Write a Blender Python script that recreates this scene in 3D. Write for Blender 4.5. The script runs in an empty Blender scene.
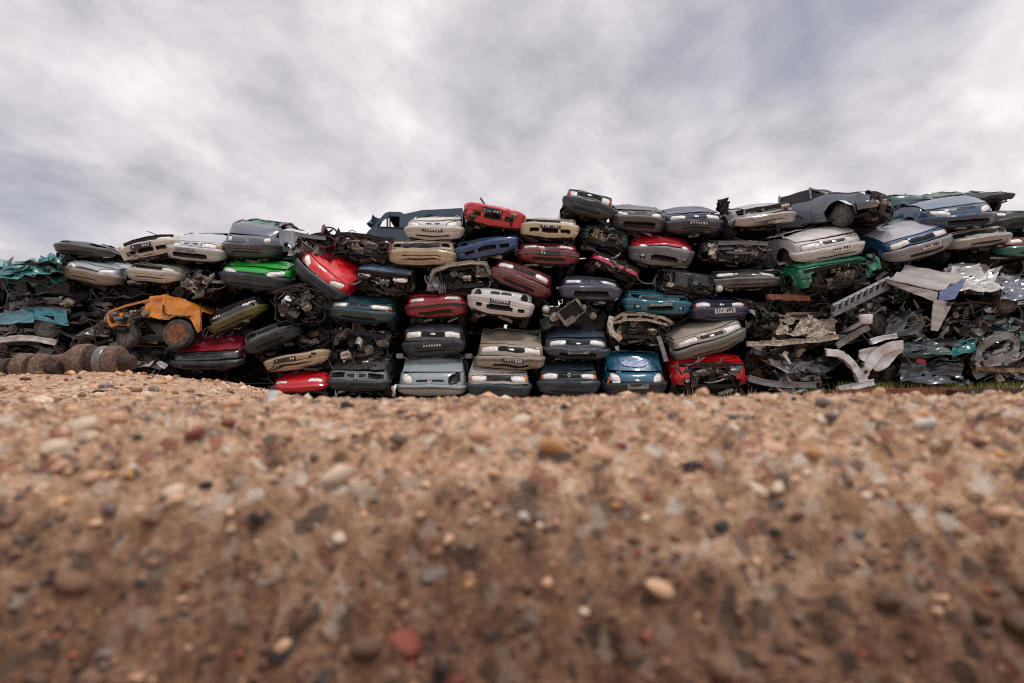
import bpy, math, random
import numpy as np
from mathutils import Matrix, Vector, Euler

# ---------------------------------------------------------------- camera, sky, sun, exposure
scene = bpy.context.scene
COL = scene.collection
R = math.radians
LENS = 20.0
FP = 1024 * LENS / 36.0
HORIZON = 388.0
PITCH = math.atan((HORIZON - 341.5) / FP)
CAMZ = 0.30
cam_d = bpy.data.cameras.new('camera')
cam_d.lens = LENS
cam_d.sensor_width = 36
cam_d.clip_start = 0.02
cam_d.clip_end = 6000
cam_d.dof.use_dof = True
cam_d.dof.focus_distance = 13.5
cam_d.dof.aperture_fstop = 2.7
cam = bpy.data.objects.new('camera', cam_d)
COL.objects.link(cam)
cam.location = (0, 0, CAMZ)
cam.rotation_euler = (math.pi / 2 + PITCH, 0, 0)
scene.camera = cam

SUN_EL, SUN_AZ = 66.0, 140.0       # azimuth from +Y (view direction) towards +X
world = bpy.data.worlds.new('World')
scene.world = world
world.use_nodes = True


def sky_nodes():
    nt = world.node_tree
    nt.nodes.clear()
    N, L = nt.nodes.new, nt.links.new

    def math_(op, a, b=None, clamp=False):
        n = N('ShaderNodeMath'); n.operation = op; n.use_clamp = clamp
        for i, v in enumerate((a, b)):
            if v is None: continue
            if isinstance(v, (int, float)): n.inputs[i].default_value = v
            else: L(v, n.inputs[i])
        return n.outputs[0]
    out = N('ShaderNodeOutputWorld')
    sky = N('ShaderNodeTexSky'); sky.sky_type = 'NISHITA'; sky.sun_disc = False
    sky.sun_elevation = R(SUN_EL); sky.sun_rotation = R(SUN_AZ)
    sky.air_density = 1.0; sky.dust_density = 2.0
    bg1 = N('ShaderNodeBackground'); bg1.inputs['Strength'].default_value = 0.10
    L(sky.outputs[0], bg1.inputs['Color'])
    tc = N('ShaderNodeTexCoord')
    sep = N('ShaderNodeSeparateXYZ'); L(tc.outputs['Generated'], sep.inputs[0])
    zz = math_('ADD', math_('MAXIMUM', sep.outputs[2], 0.0), 0.30)
    u = math_('DIVIDE', sep.outputs[0], zz)
    v = math_('DIVIDE', sep.outputs[1], zz)
    cmb = N('ShaderNodeCombineXYZ'); L(u, cmb.inputs[0]); L(v, cmb.inputs[1])

    def noise(scale, rot, sc, loc, detail, rough, dist=0.0):
        mp = N('ShaderNodeMapping'); L(cmb.outputs[0], mp.inputs[0])
        mp.inputs['Rotation'].default_value = (0, 0, R(rot))
        mp.inputs['Scale'].default_value = sc
        mp.inputs['Location'].default_value = loc
        t = N('ShaderNodeTexNoise'); L(mp.outputs[0], t.inputs['Vector'])
        t.inputs['Scale'].default_value = scale; t.inputs['Detail'].default_value = detail
        t.inputs['Roughness'].default_value = rough; t.inputs['Distortion'].default_value = dist
        return t.outputs[0]
    big = noise(1.3, SKY_ROT, (1.0, 0.62, 1), SKY_BIG, 2.5, 0.45, 0.1)
    mid = noise(3.2, SKY_ROT, (1.0, 0.8, 1), (4.1, 2.2, 0), 9.0, 0.6, 0.15)
    s = math_('ADD', math_('MULTIPLY', big, 0.5), math_('MULTIPLY', mid, 0.5))
    ramp = N('ShaderNodeValToRGB'); L(s, ramp.inputs[0])
    el = ramp.color_ramp.elements
    el[0].position = 0.28; el[0].color = (0.20, 0.225, 0.29, 1)
    el[1].position = 0.63; el[1].color = (0.93, 0.90, 0.91, 1)
    e = el.new(0.39); e.color = (0.40, 0.385, 0.42, 1)
    e = el.new(0.49); e.color = (0.61, 0.575, 0.60, 1)
    e = el.new(0.56); e.color = (0.77, 0.73, 0.75, 1)
    bg2 = N('ShaderNodeBackground'); bg2.inputs['Strength'].default_value = 1.0
    L(ramp.outputs[0], bg2.inputs['Color'])
    cov = N('ShaderNodeMapRange'); L(big, cov.inputs[0])
    cov.inputs[1].default_value = 0.25; cov.inputs[2].default_value = 0.42
    cov.inputs[3].default_value = 0.72; cov.inputs[4].default_value = 0.97
    mix = N('ShaderNodeMixShader')
    L(cov.outputs[0], mix.inputs[0]); L(bg1.outputs[0], mix.inputs[1]); L(bg2.outputs[0], mix.inputs[2])
    L(mix.outputs[0], out.inputs[0])


SKY_BIG = (18.1, 7.5, 0.0)
SKY_ROT = -50
sky_nodes()
sun_d = bpy.data.lights.new('sun', 'SUN')
sun_d.energy = 1.5
sun_d.angle = R(12)
sun_d.color = (1.0, 0.95, 0.88)
sun = bpy.data.objects.new('sun', sun_d)
COL.objects.link(sun)
_sd = Vector((math.sin(R(SUN_AZ)) * math.cos(R(SUN_EL)), math.cos(R(SUN_AZ)) * math.cos(R(SUN_EL)), math.sin(R(SUN_EL))))
sun.rotation_euler = _sd.to_track_quat('Z', 'Y').to_euler()
vs = scene.view_settings
vs.view_transform = 'Standard'
vs.look = 'None'
vs.exposure = 0.34
vs.gamma = 1.0
vs.use_curve_mapping = False
scene.cycles.use_denoising = False
scene.cycles.filter_width = 1.15
scene.cycles.sample_clamp_indirect = 4.0
scene.cycles.max_bounces = 5
scene.cycles.diffuse_bounces = 3
scene.cycles.glossy_bounces = 3
scene.cycles.transparent_max_bounces = 8
scene.cycles.caustics_reflective = False
scene.cycles.caustics_refractive = False


# ---------------------------------------------------------------- helpers
def P(px, py, Y):
    """a photo pixel as a point on the upright plane at depth Y"""
    cp, sp = math.cos(PITCH), math.sin(PITCH)
    a, b = (px - 512.0) / FP, (341.5 - py) / FP
    d = np.array([a, cp - b * sp, sp + b * cp])
    d = d * (Y / d[1])
    return np.array([d[0], d[1], d[2] + CAMZ])


def lin(r, g, b):
    f = lambda c: (c / 255 / 12.92) if c <= 10 else ((c / 255 + 0.055) / 1.055) ** 2.4
    return (f(r), f(g), f(b), 1.0)


MATS = {}


def nodes_of(m):
    m.use_nodes = True
    nt = m.node_tree
    return nt, nt.nodes.new, nt.links.new, nt.nodes['Principled BSDF']


def paint(rgb, rough=0.32, dirt=0.45, metal=0.0, coat=0.6):
    key = ('paint', tuple(rgb), rough, dirt, metal)
    if key in MATS: return MATS[key]
    m = bpy.data.materials.new('weathered_paint'); dirt *= .75; rough *= .85
    nt, N, L, bs = nodes_of(m)
    tc = N('ShaderNodeTexCoord')
    oi = N('ShaderNodeObjectInfo')
    add = N('ShaderNodeVectorMath'); add.operation = 'ADD'
    sc = N('ShaderNodeVectorMath'); sc.operation = 'SCALE'
    sc.inputs[0].default_value = (13.7, 7.1, 3.3)
    L(oi.outputs['Random'], sc.inputs['Scale'])
    L(tc.outputs['Object'], add.inputs[0]); L(sc.outputs[0], add.inputs[1])
    n1 = N('ShaderNodeTexNoise'); n1.inputs['Scale'].default_value = 3.2; n1.inputs['Detail'].default_value = 8; n1.inputs['Roughness'].default_value = 0.68
    n2 = N('ShaderNodeTexNoise'); n2.inputs['Scale'].default_value = 22; n2.inputs['Detail'].default_value = 6; n2.inputs['Roughness'].default_value = 0.7
    for n in (n1, n2): L(add.outputs[0], n.inputs['Vector'])
    r1 = N('ShaderNodeMapRange'); L(n1.outputs[0], r1.inputs[0])
    r1.inputs[1].default_value = 0.44; r1.inputs[2].default_value = 0.74
    r1.inputs[3].default_value = 0.03; r1.inputs[4].default_value = dirt
    r2 = N('ShaderNodeMapRange'); L(n2.outputs[0], r2.inputs[0])
    r2.inputs[1].default_value = 0.62; r2.inputs[2].default_value = 0.72
    r2.inputs[3].default_value = 0.0; r2.inputs[4].default_value = 0.75 * min(1, dirt * 1.5)
    c1 = N('ShaderNodeMix'); c1.data_type = 'RGBA'
    c1.inputs[6].default_value = tuple(c * .82 for c in lin(*rgb)[:3]) + (1,); c1.inputs[7].default_value = lin(88, 79, 72)
    L(r1.outputs[0], c1.inputs[0])
    c2 = N('ShaderNodeMix'); c2.data_type = 'RGBA'
    L(c1.outputs[2], c2.inputs[6]); c2.inputs[7].default_value = lin(52, 40, 34)
    L(r2.outputs[0], c2.inputs[0])
    n3 = N('ShaderNodeTexNoise'); n3.inputs['Scale'].default_value = 1.7; n3.inputs['Detail'].default_value = 9; n3.inputs['Roughness'].default_value = 0.75
    ad2 = N('ShaderNodeVectorMath'); ad2.operation = 'ADD'; L(add.outputs[0], ad2.inputs[0]); ad2.inputs[1].default_value = (31, 17, 5); L(ad2.outputs[0], n3.inputs['Vector'])
    r3 = N('ShaderNodeMapRange'); L(n3.outputs[0], r3.inputs[0])
    r3.inputs[1].default_value = 0.6; r3.inputs[2].default_value = 0.66; r3.inputs[3].default_value = 0; r3.inputs[4].default_value = .8 * min(1, dirt * 2)
    c3 = N('ShaderNodeMix'); c3.data_type = 'RGBA'; L(r3.outputs[0], c3.inputs[0]); L(c2.outputs[2], c3.inputs[6]); c3.inputs[7].default_value = lin(66, 44, 34)
    L(c3.outputs[2], bs.inputs['Base Color'])
    rr = N('ShaderNodeMapRange'); L(n1.outputs[0], rr.inputs[0])
    rr.inputs[1].default_value = 0.4; rr.inputs[2].default_value = 0.72
    rr.inputs[3].default_value = rough; rr.inputs[4].default_value = min(0.85, rough + 0.35)
    L(rr.outputs[0], bs.inputs['Roughness'])
    bs.inputs['Metallic'].default_value = metal
    bs.inputs['Coat Weight'].default_value = min(1, coat * 1.5) * (1 - dirt * 0.4)
    bs.inputs['Coat Roughness'].default_value = 0.09
    bp = N('ShaderNodeBump'); bp.inputs['Strength'].default_value = 0.25; bp.inputs['Distance'].default_value = 0.02
    L(n1.outputs[0], bp.inputs['Height']); L(bp.outputs[0], bs.inputs['Normal'])
    MATS[key] = m
    return m


def stuffmat(key, a, b, rough=0.6, metal=0.0, scale=14.0, bump=0.3, lo=0.4, hi=0.65, c=None):
    """two- or three-tone noisy surface"""
    if key in MATS: return MATS[key]
    m = bpy.data.materials.new(key)
    nt, N, L, bs = nodes_of(m)
    tc = N('ShaderNodeTexCoord')
    n1 = N('ShaderNodeTexNoise'); n1.inputs['Scale'].default_value = scale; n1.inputs['Detail'].default_value = 7; n1.inputs['Roughness'].default_value = 0.68
    L(tc.outputs['Object'], n1.inputs['Vector'])
    ramp = N('ShaderNodeValToRGB'); L(n1.outputs[0], ramp.inputs[0])
    e = ramp.color_ramp.elements
    e[0].position = lo; e[0].color = lin(*a); e[1].position = hi; e[1].color = lin(*b)
    if c: x = e.new((lo + hi) / 2); x.color = lin(*c)
    L(ramp.outputs[0], bs.inputs['Base Color'])
    rr = N('ShaderNodeMapRange'); L(n1.outputs[0], rr.inputs[0])
    rr.inputs[1].default_value = 0.35; rr.inputs[2].default_value = 0.7
    rr.inputs[3].default_value = max(0.05, rough - 0.12); rr.inputs[4].default_value = min(1, rough + 0.15)
    L(rr.outputs[0], bs.inputs['Roughness'])
    bs.inputs['Metallic'].default_value = metal
    bp = N('ShaderNodeBump'); bp.inputs['Strength'].default_value = bump; bp.inputs['Distance'].default_value = 0.01
    L(n1.outputs[0], bp.inputs['Height']); L(bp.outputs[0], bs.inputs['Normal'])
    MATS[key] = m
    return m


PLASTIC = stuffmat('dark_bumper_plastic', (26, 31, 37), (64, 70, 76), 0.5, 0, 5, 0.2, 0.35, 0.7)
PLASTIC_B = stuffmat('blue_grey_bumper_plastic', (34, 46, 56), (68, 78, 86), 0.5, 0, 5, 0.2, 0.35, 0.7)
PLASTIC_G = stuffmat('faded_bumper_plastic', (74, 79, 83), (122, 124, 122), 0.55, 0, 5, 0.2, 0.35, 0.7)
BLACK = stuffmat('matt_black', (5, 5, 6), (17, 17, 19), 0.6, 0, 12)
GREASE = stuffmat('greasy_metal', (8, 7, 7), (54, 48, 43), 0.5, 0.3, 9, 0.5, 0.4, 0.72, (26, 24, 23))
STEEL = stuffmat('bare_steel', (84, 85, 87), (138, 137, 134), 0.34, 0.5, 9, 0.25, 0.3, 0.72)
ALLOY = stuffmat('oily_alloy', (44, 40, 37), (158, 148, 134), 0.45, 0.35, 8, 0.5, 0.38, 0.7)
BRIGHT = stuffmat('torn_bright_metal', (168, 168, 168), (210, 210, 208), 0.3, 0.3, 5, 0.15, 0.28, 0.7)
RIMSTEEL = stuffmat('wheel_steel', (58, 56, 54), (120, 114, 106), 0.5, 0.3, 20, 0.3)
PALE = stuffmat('pale_dirty_metal', (92, 82, 70), (190, 180, 164), 0.5, 0.1, 14, 0.4, 0.36, 0.62)
RUST = stuffmat('rusted_steel', (62, 48, 42), (150, 122, 104), 0.75, 0.15, 26, 0.5, 0.34, 0.7, (104, 82, 70))
RUST_O = stuffmat('orange_rust', (62, 34, 22), (150, 96, 62), 0.8, 0.1, 18, 0.6, 0.34, 0.68, (108, 64, 42))
RUSTD = stuffmat('dark_rusted_steel', (34, 28, 25), (106, 84, 72), 0.75, 0.15, 24, 0.5, 0.34, 0.7, (60, 46, 39))
RUBBER = stuffmat('tyre_rubber', (30, 28, 27), (82, 76, 70), 0.75, 0, 10, 0.3)
CHROME = stuffmat('reflector', (170, 170, 170), (240, 240, 238), 0.2, 0.6, 16, 0.2)
PLATE = stuffmat('plate_dark', (14, 15, 18), (40, 42, 46), 0.4, 0, 20)
PLATEG = stuffmat('plate_grey', (96, 100, 104), (150, 152, 152), 0.5, 0, 20)
PLATEW = stuffmat('plate_pale', (150, 150, 146), (212, 210, 204), 0.45, 0, 20)
AMBER = stuffmat('amber_lens', (196, 92, 30), (228, 150, 84), 0.25, 0, 20)
REDLENS = stuffmat('red_lens', (150, 16, 26), (206, 40, 52), 0.25, 0, 20)
TORN = stuffmat('torn_lining', (92, 88, 82), (206, 200, 190), 0.8, 0, 8)


def lens_mat(key, tint, alpha, ribs):
    m = bpy.data.materials.new(key)
    nt, N, L, bs = nodes_of(m)
    bs.inputs['Base Color'].default_value = lin(*tint)
    bs.inputs['Roughness'].default_value = 0.12
    bs.inputs['Coat Weight'].default_value = 1.0
    tc = N('ShaderNodeTexCoord')
    n = N('ShaderNodeTexNoise'); n.inputs['Scale'].default_value = 9; n.inputs['Detail'].default_value = 5
    L(tc.outputs['Object'], n.inputs['Vector'])
    mr = N('ShaderNodeMapRange'); L(n.outputs[0], mr.inputs[0])
    mr.inputs[1].default_value = 0.35; mr.inputs[2].default_value = 0.68
    mr.inputs[3].default_value = alpha * 0.7; mr.inputs[4].default_value = min(1, alpha * 1.3)
    L(mr.outputs[0], bs.inputs['Alpha'])
    w = N('ShaderNodeTexWave'); w.bands_direction = 'X'; w.inputs['Scale'].default_value = ribs
    L(tc.outputs['Object'], w.inputs['Vector'])
    bp = N('ShaderNodeBump'); bp.inputs['Strength'].default_value = 0.5; bp.inputs['Distance'].default_value = 0.006
    L(w.outputs[0], bp.inputs['Height']); L(bp.outputs[0], bs.inputs['Normal'])
    MATS[key] = m
    return m


LENS_M = lens_mat('headlamp_glass', (250, 249, 245), 0.78, 22)
SHARD = lens_mat('shattered_green_glass', (132, 176, 158), 0.34, 9)


# ---------------------------------------------------------------- mesh collector
class MB:
    def __init__(self): self.V, self.F, self.n = [], [], 0

    def add(self, V, F):
        V = np.asarray(V, float).reshape(-1, 3)
        self.V.append(V)
        k = self.n
        self.F.extend([tuple(int(i) + k for i in f) for f in F])
        self.n += len(V)

    def grid(self, G, mask=None, thick=0.0):
        m, n = G.shape[:2]
        keep = np.ones((m - 1, n - 1), bool) if mask is None else mask
        idx = np.arange(m * n).reshape(m, n)
        q = np.stack([idx[:-1, :-1], idx[:-1, 1:], idx[1:, 1:], idx[1:, :-1]], -1)[keep]
        V = G.reshape(-1, 3)
        F = [q]
        if thick:
            gu = np.gradient(G, axis=1); gv = np.gradient(G, axis=0)
            nn = np.cross(gu, gv)
            nn /= np.maximum(np.linalg.norm(nn, axis=2, keepdims=True), 1e-9)
            V = np.concatenate([V, (G - nn * thick).reshape(-1, 3)])
            o = m * n
            F.append(q[:, ::-1] + o)
            kp = np.pad(keep, 1)
            for (di, dj, a, b) in ((-1, 0, (0, 0), (0, 1)), (1, 0, (1, 1), (1, 0)), (0, -1, (1, 0), (0, 0)), (0, 1, (0, 1), (1, 1))):
                ed = keep & ~kp[1 + di:m + di, 1 + dj:n + dj]
                i, j = np.nonzero(ed)
                va = idx[i + a[0], j + a[1]]; vb = idx[i + b[0], j + b[1]]
                F.append(np.stack([vb, va, va + o, vb + o], -1))
        F = np.concatenate(F)
        used = np.unique(F)
        mp = np.full(len(V), -1); mp[used] = np.arange(len(used))
        self.add(V[used], mp[F])

    def box(self, c, s, rot=(0, 0, 0), bev=0.12):
        """box with chamfered edges along its length"""
        sx, sy, sz = [v / 2 for v in s]
        b = bev * min(sx, sz, sy)
        pr = [(-sx + b, -sz), (sx - b, -sz), (sx, -sz + b), (sx, sz - b), (sx - b, sz), (-sx + b, sz), (-sx, sz - b), (-sx, -sz + b)]
        V = [(x, y, z) for y in (-sy, sy) for x, z in pr]
        F = [tuple(range(8)), tuple(range(15, 7, -1))] + [(i, i + 8, (i + 1) % 8 + 8, (i + 1) % 8) for i in range(8)]
        M = np.array(Euler(rot).to_matrix())
        self.add(np.array(V) @ M.T + np.array(c), F)

    def tube(self, pts, r, seg=7, caps=True):
        pts = np.asarray(pts, float)
        n = len(pts)
        rr = np.full(n, r) if np.isscalar(r) else np.asarray(r, float)
        t = np.gradient(pts, axis=0)
        t /= np.maximum(np.linalg.norm(t, axis=1, keepdims=True), 1e-9)
        ref = np.array([0.13, 0.31, 0.94]) if abs(t[0, 2]) < 0.9 else np.array([1.0, 0, 0])
        V = []
        a = np.linspace(0, 2 * math.pi, seg, endpoint=False)
        for i in range(n):
            e1 = np.cross(t[i], ref); e1 /= max(np.linalg.norm(e1), 1e-6); e2 = np.cross(t[i], e1)
            V.append(pts[i] + rr[i] * (np.cos(a)[:, None] * e1 + np.sin(a)[:, None] * e2))
        F = [(i * seg + j, i * seg + (j + 1) % seg, (i + 1) * seg + (j + 1) % seg, (i + 1) * seg + j) for i in range(n - 1) for j in range(seg)]
        if caps: F += [tuple(range(seg))[::-1], tuple((n - 1) * seg + j for j in range(seg))]
        self.add(np.concatenate(V), F)

    def beam(self, pts, w, h, up=(0, 0, 1), channel=True):
        """bent pressed-steel channel along a path"""
        pts = np.asarray(pts, float); n = len(pts)
        t = np.gradient(pts, axis=0); t /= np.maximum(np.linalg.norm(t, axis=1, keepdims=True), 1e-9)
        prof = [(-.5, -.5), (.5, -.5), (.5, -.32), (.36, -.3), (.36, .3), (.5, .32), (.5, .5), (-.5, .5)] if channel else [(-.5, -.5), (.5, -.5), (.5, .5), (-.5, .5)]
        k = len(prof); V = []
        for i in range(n):
            s = np.cross(t[i], np.array(up, float)); s /= max(np.linalg.norm(s), 1e-6); u = np.cross(s, t[i])
            V += [pts[i] + s * (a * w) + u * (b * h) for a, b in prof]
        F = [(i * k + j, i * k + (j + 1) % k, (i + 1) * k + (j + 1) % k, (i + 1) * k + j) for i in range(n - 1) for j in range(k)]
        F += [tuple(range(k))[::-1], tuple((n - 1) * k + j for j in range(k))]
        self.add(V, F)

    def lathe(self, prof, seg=24, axis='x', c=(0, 0, 0)):
        """prof: (along axis, radius)"""
        a = np.linspace(0, 2 * math.pi, seg, endpoint=False); V = []
        for p, r in prof:
            o = np.stack([np.full(seg, p), r * np.cos(a), r * np.sin(a)], -1)
            if axis == 'y': o = o[:, [1, 0, 2]]
            if axis == 'z': o = o[:, [1, 2, 0]]
            V.append(o)
        k = len(prof)
        F = [(i * seg + j, i * seg + (j + 1) % seg, (i + 1) * seg + (j + 1) % seg, (i + 1) * seg + j) for i in range(k - 1) for j in range(seg)]
        if prof[0][1] > 1e-4: F.append(tuple(range(seg))[::-1])
        if prof[-1][1] > 1e-4: F.append(tuple((k - 1) * seg + j for j in range(seg)))
        self.add(np.concatenate(V) + np.array(c), F)

    def mesh(self, name, deform=None, sharp=0.7):
        V = np.concatenate(self.V)
        if deform is not None: V = deform(V)
        me = bpy.data.meshes.new(name)
        me.from_pydata(V.tolist(), [], self.F)
        me.polygons.foreach_set('use_smooth', [True] * len(me.polygons))
        me.update()
        me.set_sharp_from_angle(angle=sharp)
        return me

    def build(self, name, mat, parent=None, deform=None, sharp=0.7):
        if not self.V: return None
        return obj(name, self.mesh(name, deform, sharp), mat, parent)


def obj(name, me, mat, parent=None):
    if mat is not None and not me.materials: me.materials.append(mat)
    o = bpy.data.objects.new(name, me)
    COL.objects.link(o)
    if parent is not None: o.parent = parent
    return o


def tag(o, label=None, cat=None, group=None, kind=None):
    if label: o['label'] = label
    if cat: o['category'] = cat
    if group: o['group'] = group
    if kind: o['kind'] = kind
    return o


def thing(name, label, cat, loc, M=None, group=None):
    o = bpy.data.objects.new(name, None)
    o.empty_display_size = 0.2
    COL.objects.link(o)
    if M is None: o.location = Vector(loc)
    else: o.matrix_world = Matrix.Translation(Vector(loc)) @ M.to_4x4()
    return tag(o, label, cat, group)


# value noise -----------------------------------------------------
_rs = np.random.RandomState(11)
_T = _rs.rand(256, 256)


def vnoise(x, y):
    xi, yi = np.floor(x).astype(int), np.floor(y).astype(int)
    fx, fy = x - xi, y - yi
    fx = fx * fx * fx * (fx * (fx * 6 - 15) + 10); fy = fy * fy * fy * (fy * (fy * 6 - 15) + 10)
    g = lambda i, j: _T[i & 255, j & 255]
    a = g(xi, yi) * (1 - fx) + g(xi + 1, yi) * fx
    b = g(xi, yi + 1) * (1 - fx) + g(xi + 1, yi + 1) * fx
    return a * (1 - fy) + b * fy - 0.5


def fbm(x, y, o=4, g=0.5):
    s, a = 0, 1.0
    for i in range(o):
        s = s + a * vnoise(x * 2 ** i + 17.3 * i, y * 2 ** i + 5.7 * i); a *= g
    return s


def crumpler(seed, amp, front=0.35, lo=0.5, hi=1.7):
    """coherent dents and folds for a whole car; the nose keeps more of its shape"""
    rs = np.random.RandomState(seed)
    waves = [(rs.randn(3), rs.uniform(lo, hi), rs.uniform(0, 6.28), rs.randn(3)) for _ in range(5)]
    folds = [(rs.randn(3), rs.uniform(lo * 0.8, hi * 0.7), rs.uniform(0, 6.28), rs.randn(3)) for _ in range(4)]

    def f(V):
        D = np.zeros_like(V)
        for d, wl, ph, dr in waves:
            d = d / np.linalg.norm(d); dr = dr / np.linalg.norm(dr)
            D += np.sin(V @ d * 6.283 / wl + ph)[:, None] * dr * 0.45
        for d, wl, ph, dr in folds:
            d = d / np.linalg.norm(d); dr = dr / np.linalg.norm(dr)
            D += (1 - 2 * np.abs(np.sin(V @ d * 3.14159 / wl + ph)))[:, None] * dr * 0.5
        w = front + (1 - front) * np.clip((V[:, 1] - 0.25) / 1.0, 0, 1)
        return V + D * amp * w[:, None]
    return f


def sheet(w, l, seed, amp, nu=16, nv=16, fold=0.5):
    """crumpled flat sheet centred on the origin in xy"""
    u, v = np.meshgrid(np.linspace(-w / 2, w / 2, nu), np.linspace(-l / 2, l / 2, nv))
    rs = np.random.RandomState(seed)
    G = np.stack([u, v, np.zeros_like(u)], -1)
    for _ in range(4):
        d = rs.randn(2); d /= np.linalg.norm(d); wl = rs.uniform(0.35, 1.1) * max(w, l) * fold * 1.4
        ph = rs.uniform(0, 6)
        G[..., 2] += amp * (1 - 2 * np.abs(np.sin((u * d[0] + v * d[1]) * 3.1416 / wl + ph)))
    G[..., 0] += 0.35 * amp * fbm(u * 4 + seed, v * 4, 2) * 3
    G[..., 1] += 0.35 * amp * fbm(u * 4 + 9, v * 4 + seed, 2) * 3
    return G


# shared wheel meshes ---------------------------------------------
def tyre_mesh():
    m = MB()
    m.lathe([(-.085, .19), (-.095, .24), (-.088, .275), (-.06, .292), (-.03, .296), (-.028, .286), (-.02, .286), (-.018, .297), (.018, .297), (.02, .286), (.028, .286), (.03, .296), (.06, .292), (.088, .275), (.095, .24), (.085, .19)], 30)
    m.F = m.F[:-2]
    return m.mesh('tyre', None, 0.5)


def rim_mesh(holes):
    m = MB()
    m.lathe([(-.088, .193), (-.08, .2), (-.074, .185), (-.05, .172), (-.03, .165), (-.035, .12), (-.055, .07), (-.07, .055), (-.075, .03), (-.075, .0001)], 30)
    m.lathe([(-.03, .165), (.08, .17), (.088, .193)], 30); m.F = m.F[:-2]
    for i in range(holes):
        a = i * 2 * math.pi / holes
        m.lathe([(-.052, .018), (-.06, .014), (-.06, .0001)], 8, c=(0, .1 * math.cos(a), .1 * math.sin(a)))
    return m.mesh('rim', None, 0.5)


TYRE, RIM = tyre_mesh(), rim_mesh(8)
RIM_R = RIM.copy()
TYRE.materials.append(RUBBER); RIM.materials.append(RIMSTEEL); RIM_R.materials.append(RUST_O)


def wheel(parent, loc, side=1, rot=(0, 0, 0), s=1.0, rim=None, flat=False):
    """side=+1: outer face towards -x"""
    t = obj('wheel', TYRE, None, parent)
    t.location = loc
    t.rotation_euler = (rot[0], rot[1], rot[2] + (0 if side > 0 else math.pi))
    t.scale = (s, s, s)
    r = obj('rim', rim or RIM, None, t)
    return t


# ---------------------------------------------------------------- a crushed car seen from the front
class Plan:
    """rounded nose outline in plan, by arc length from the middle; x right, y back"""
    def __init__(s, hw, Dp, n, L):
        u = np.concatenate([np.linspace(0, .9, 40), 1 - np.geomspace(.1, 1e-5, 60)[1:], [1.0]])
        x = hw * u; y = Dp * (1 - (1 - u ** n) ** (1 / n))
        x = np.append(x, hw); y = np.append(y, Dp + L)
        a = np.concatenate([[0], np.cumsum(np.hypot(np.diff(x), np.diff(y)))])
        tx, ty = np.gradient(x, a), np.gradient(y, a)
        l = np.hypot(tx, ty); tx /= l; ty /= l
        s.a, s.x, s.y, s.nx, s.ny = a, x, y, ty, -tx
        s.hw, s.Dp = hw, Dp
        s.A = a[-2]

    def at(s, a):
        b = np.abs(a); g = np.sign(a)
        return g * np.interp(b, s.a, s.x), np.interp(b, s.a, s.y), g * np.interp(b, s.a, s.nx), np.interp(b, s.a, s.ny)

    def arc(s, x): return np.sign(x) * np.interp(np.abs(x), s.x[:-1], s.a[:-1])

    def arcy(s, y): return np.interp(y, s.y[5:], s.a[5:])


LIGHTS = {  # x, z, half x, half z (fractions of half width / height), corner power, slant
    'wide': (.67, .79, .28, .14, 5, -.08), 'slim': (.65, .83, .28, .10, 6, -.05), 'square': (.74, .77, .18, .18, 9, 0),
    'round': (.76, .80, .135, .2, 2, 0), 'oval': (.70, .79, .21, .17, 2.6, .22), 'cat': (.74, .74, .2, .24, 2.6, .3),
    'drop': (.68, .79, .25, .16, 3, .2), 'small': (.70, .82, .15, .14, 2.6, .1)}


UNDER = [GREASE, ALLOY, BLACK, RUSTD, STEEL, GREASE]


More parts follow.
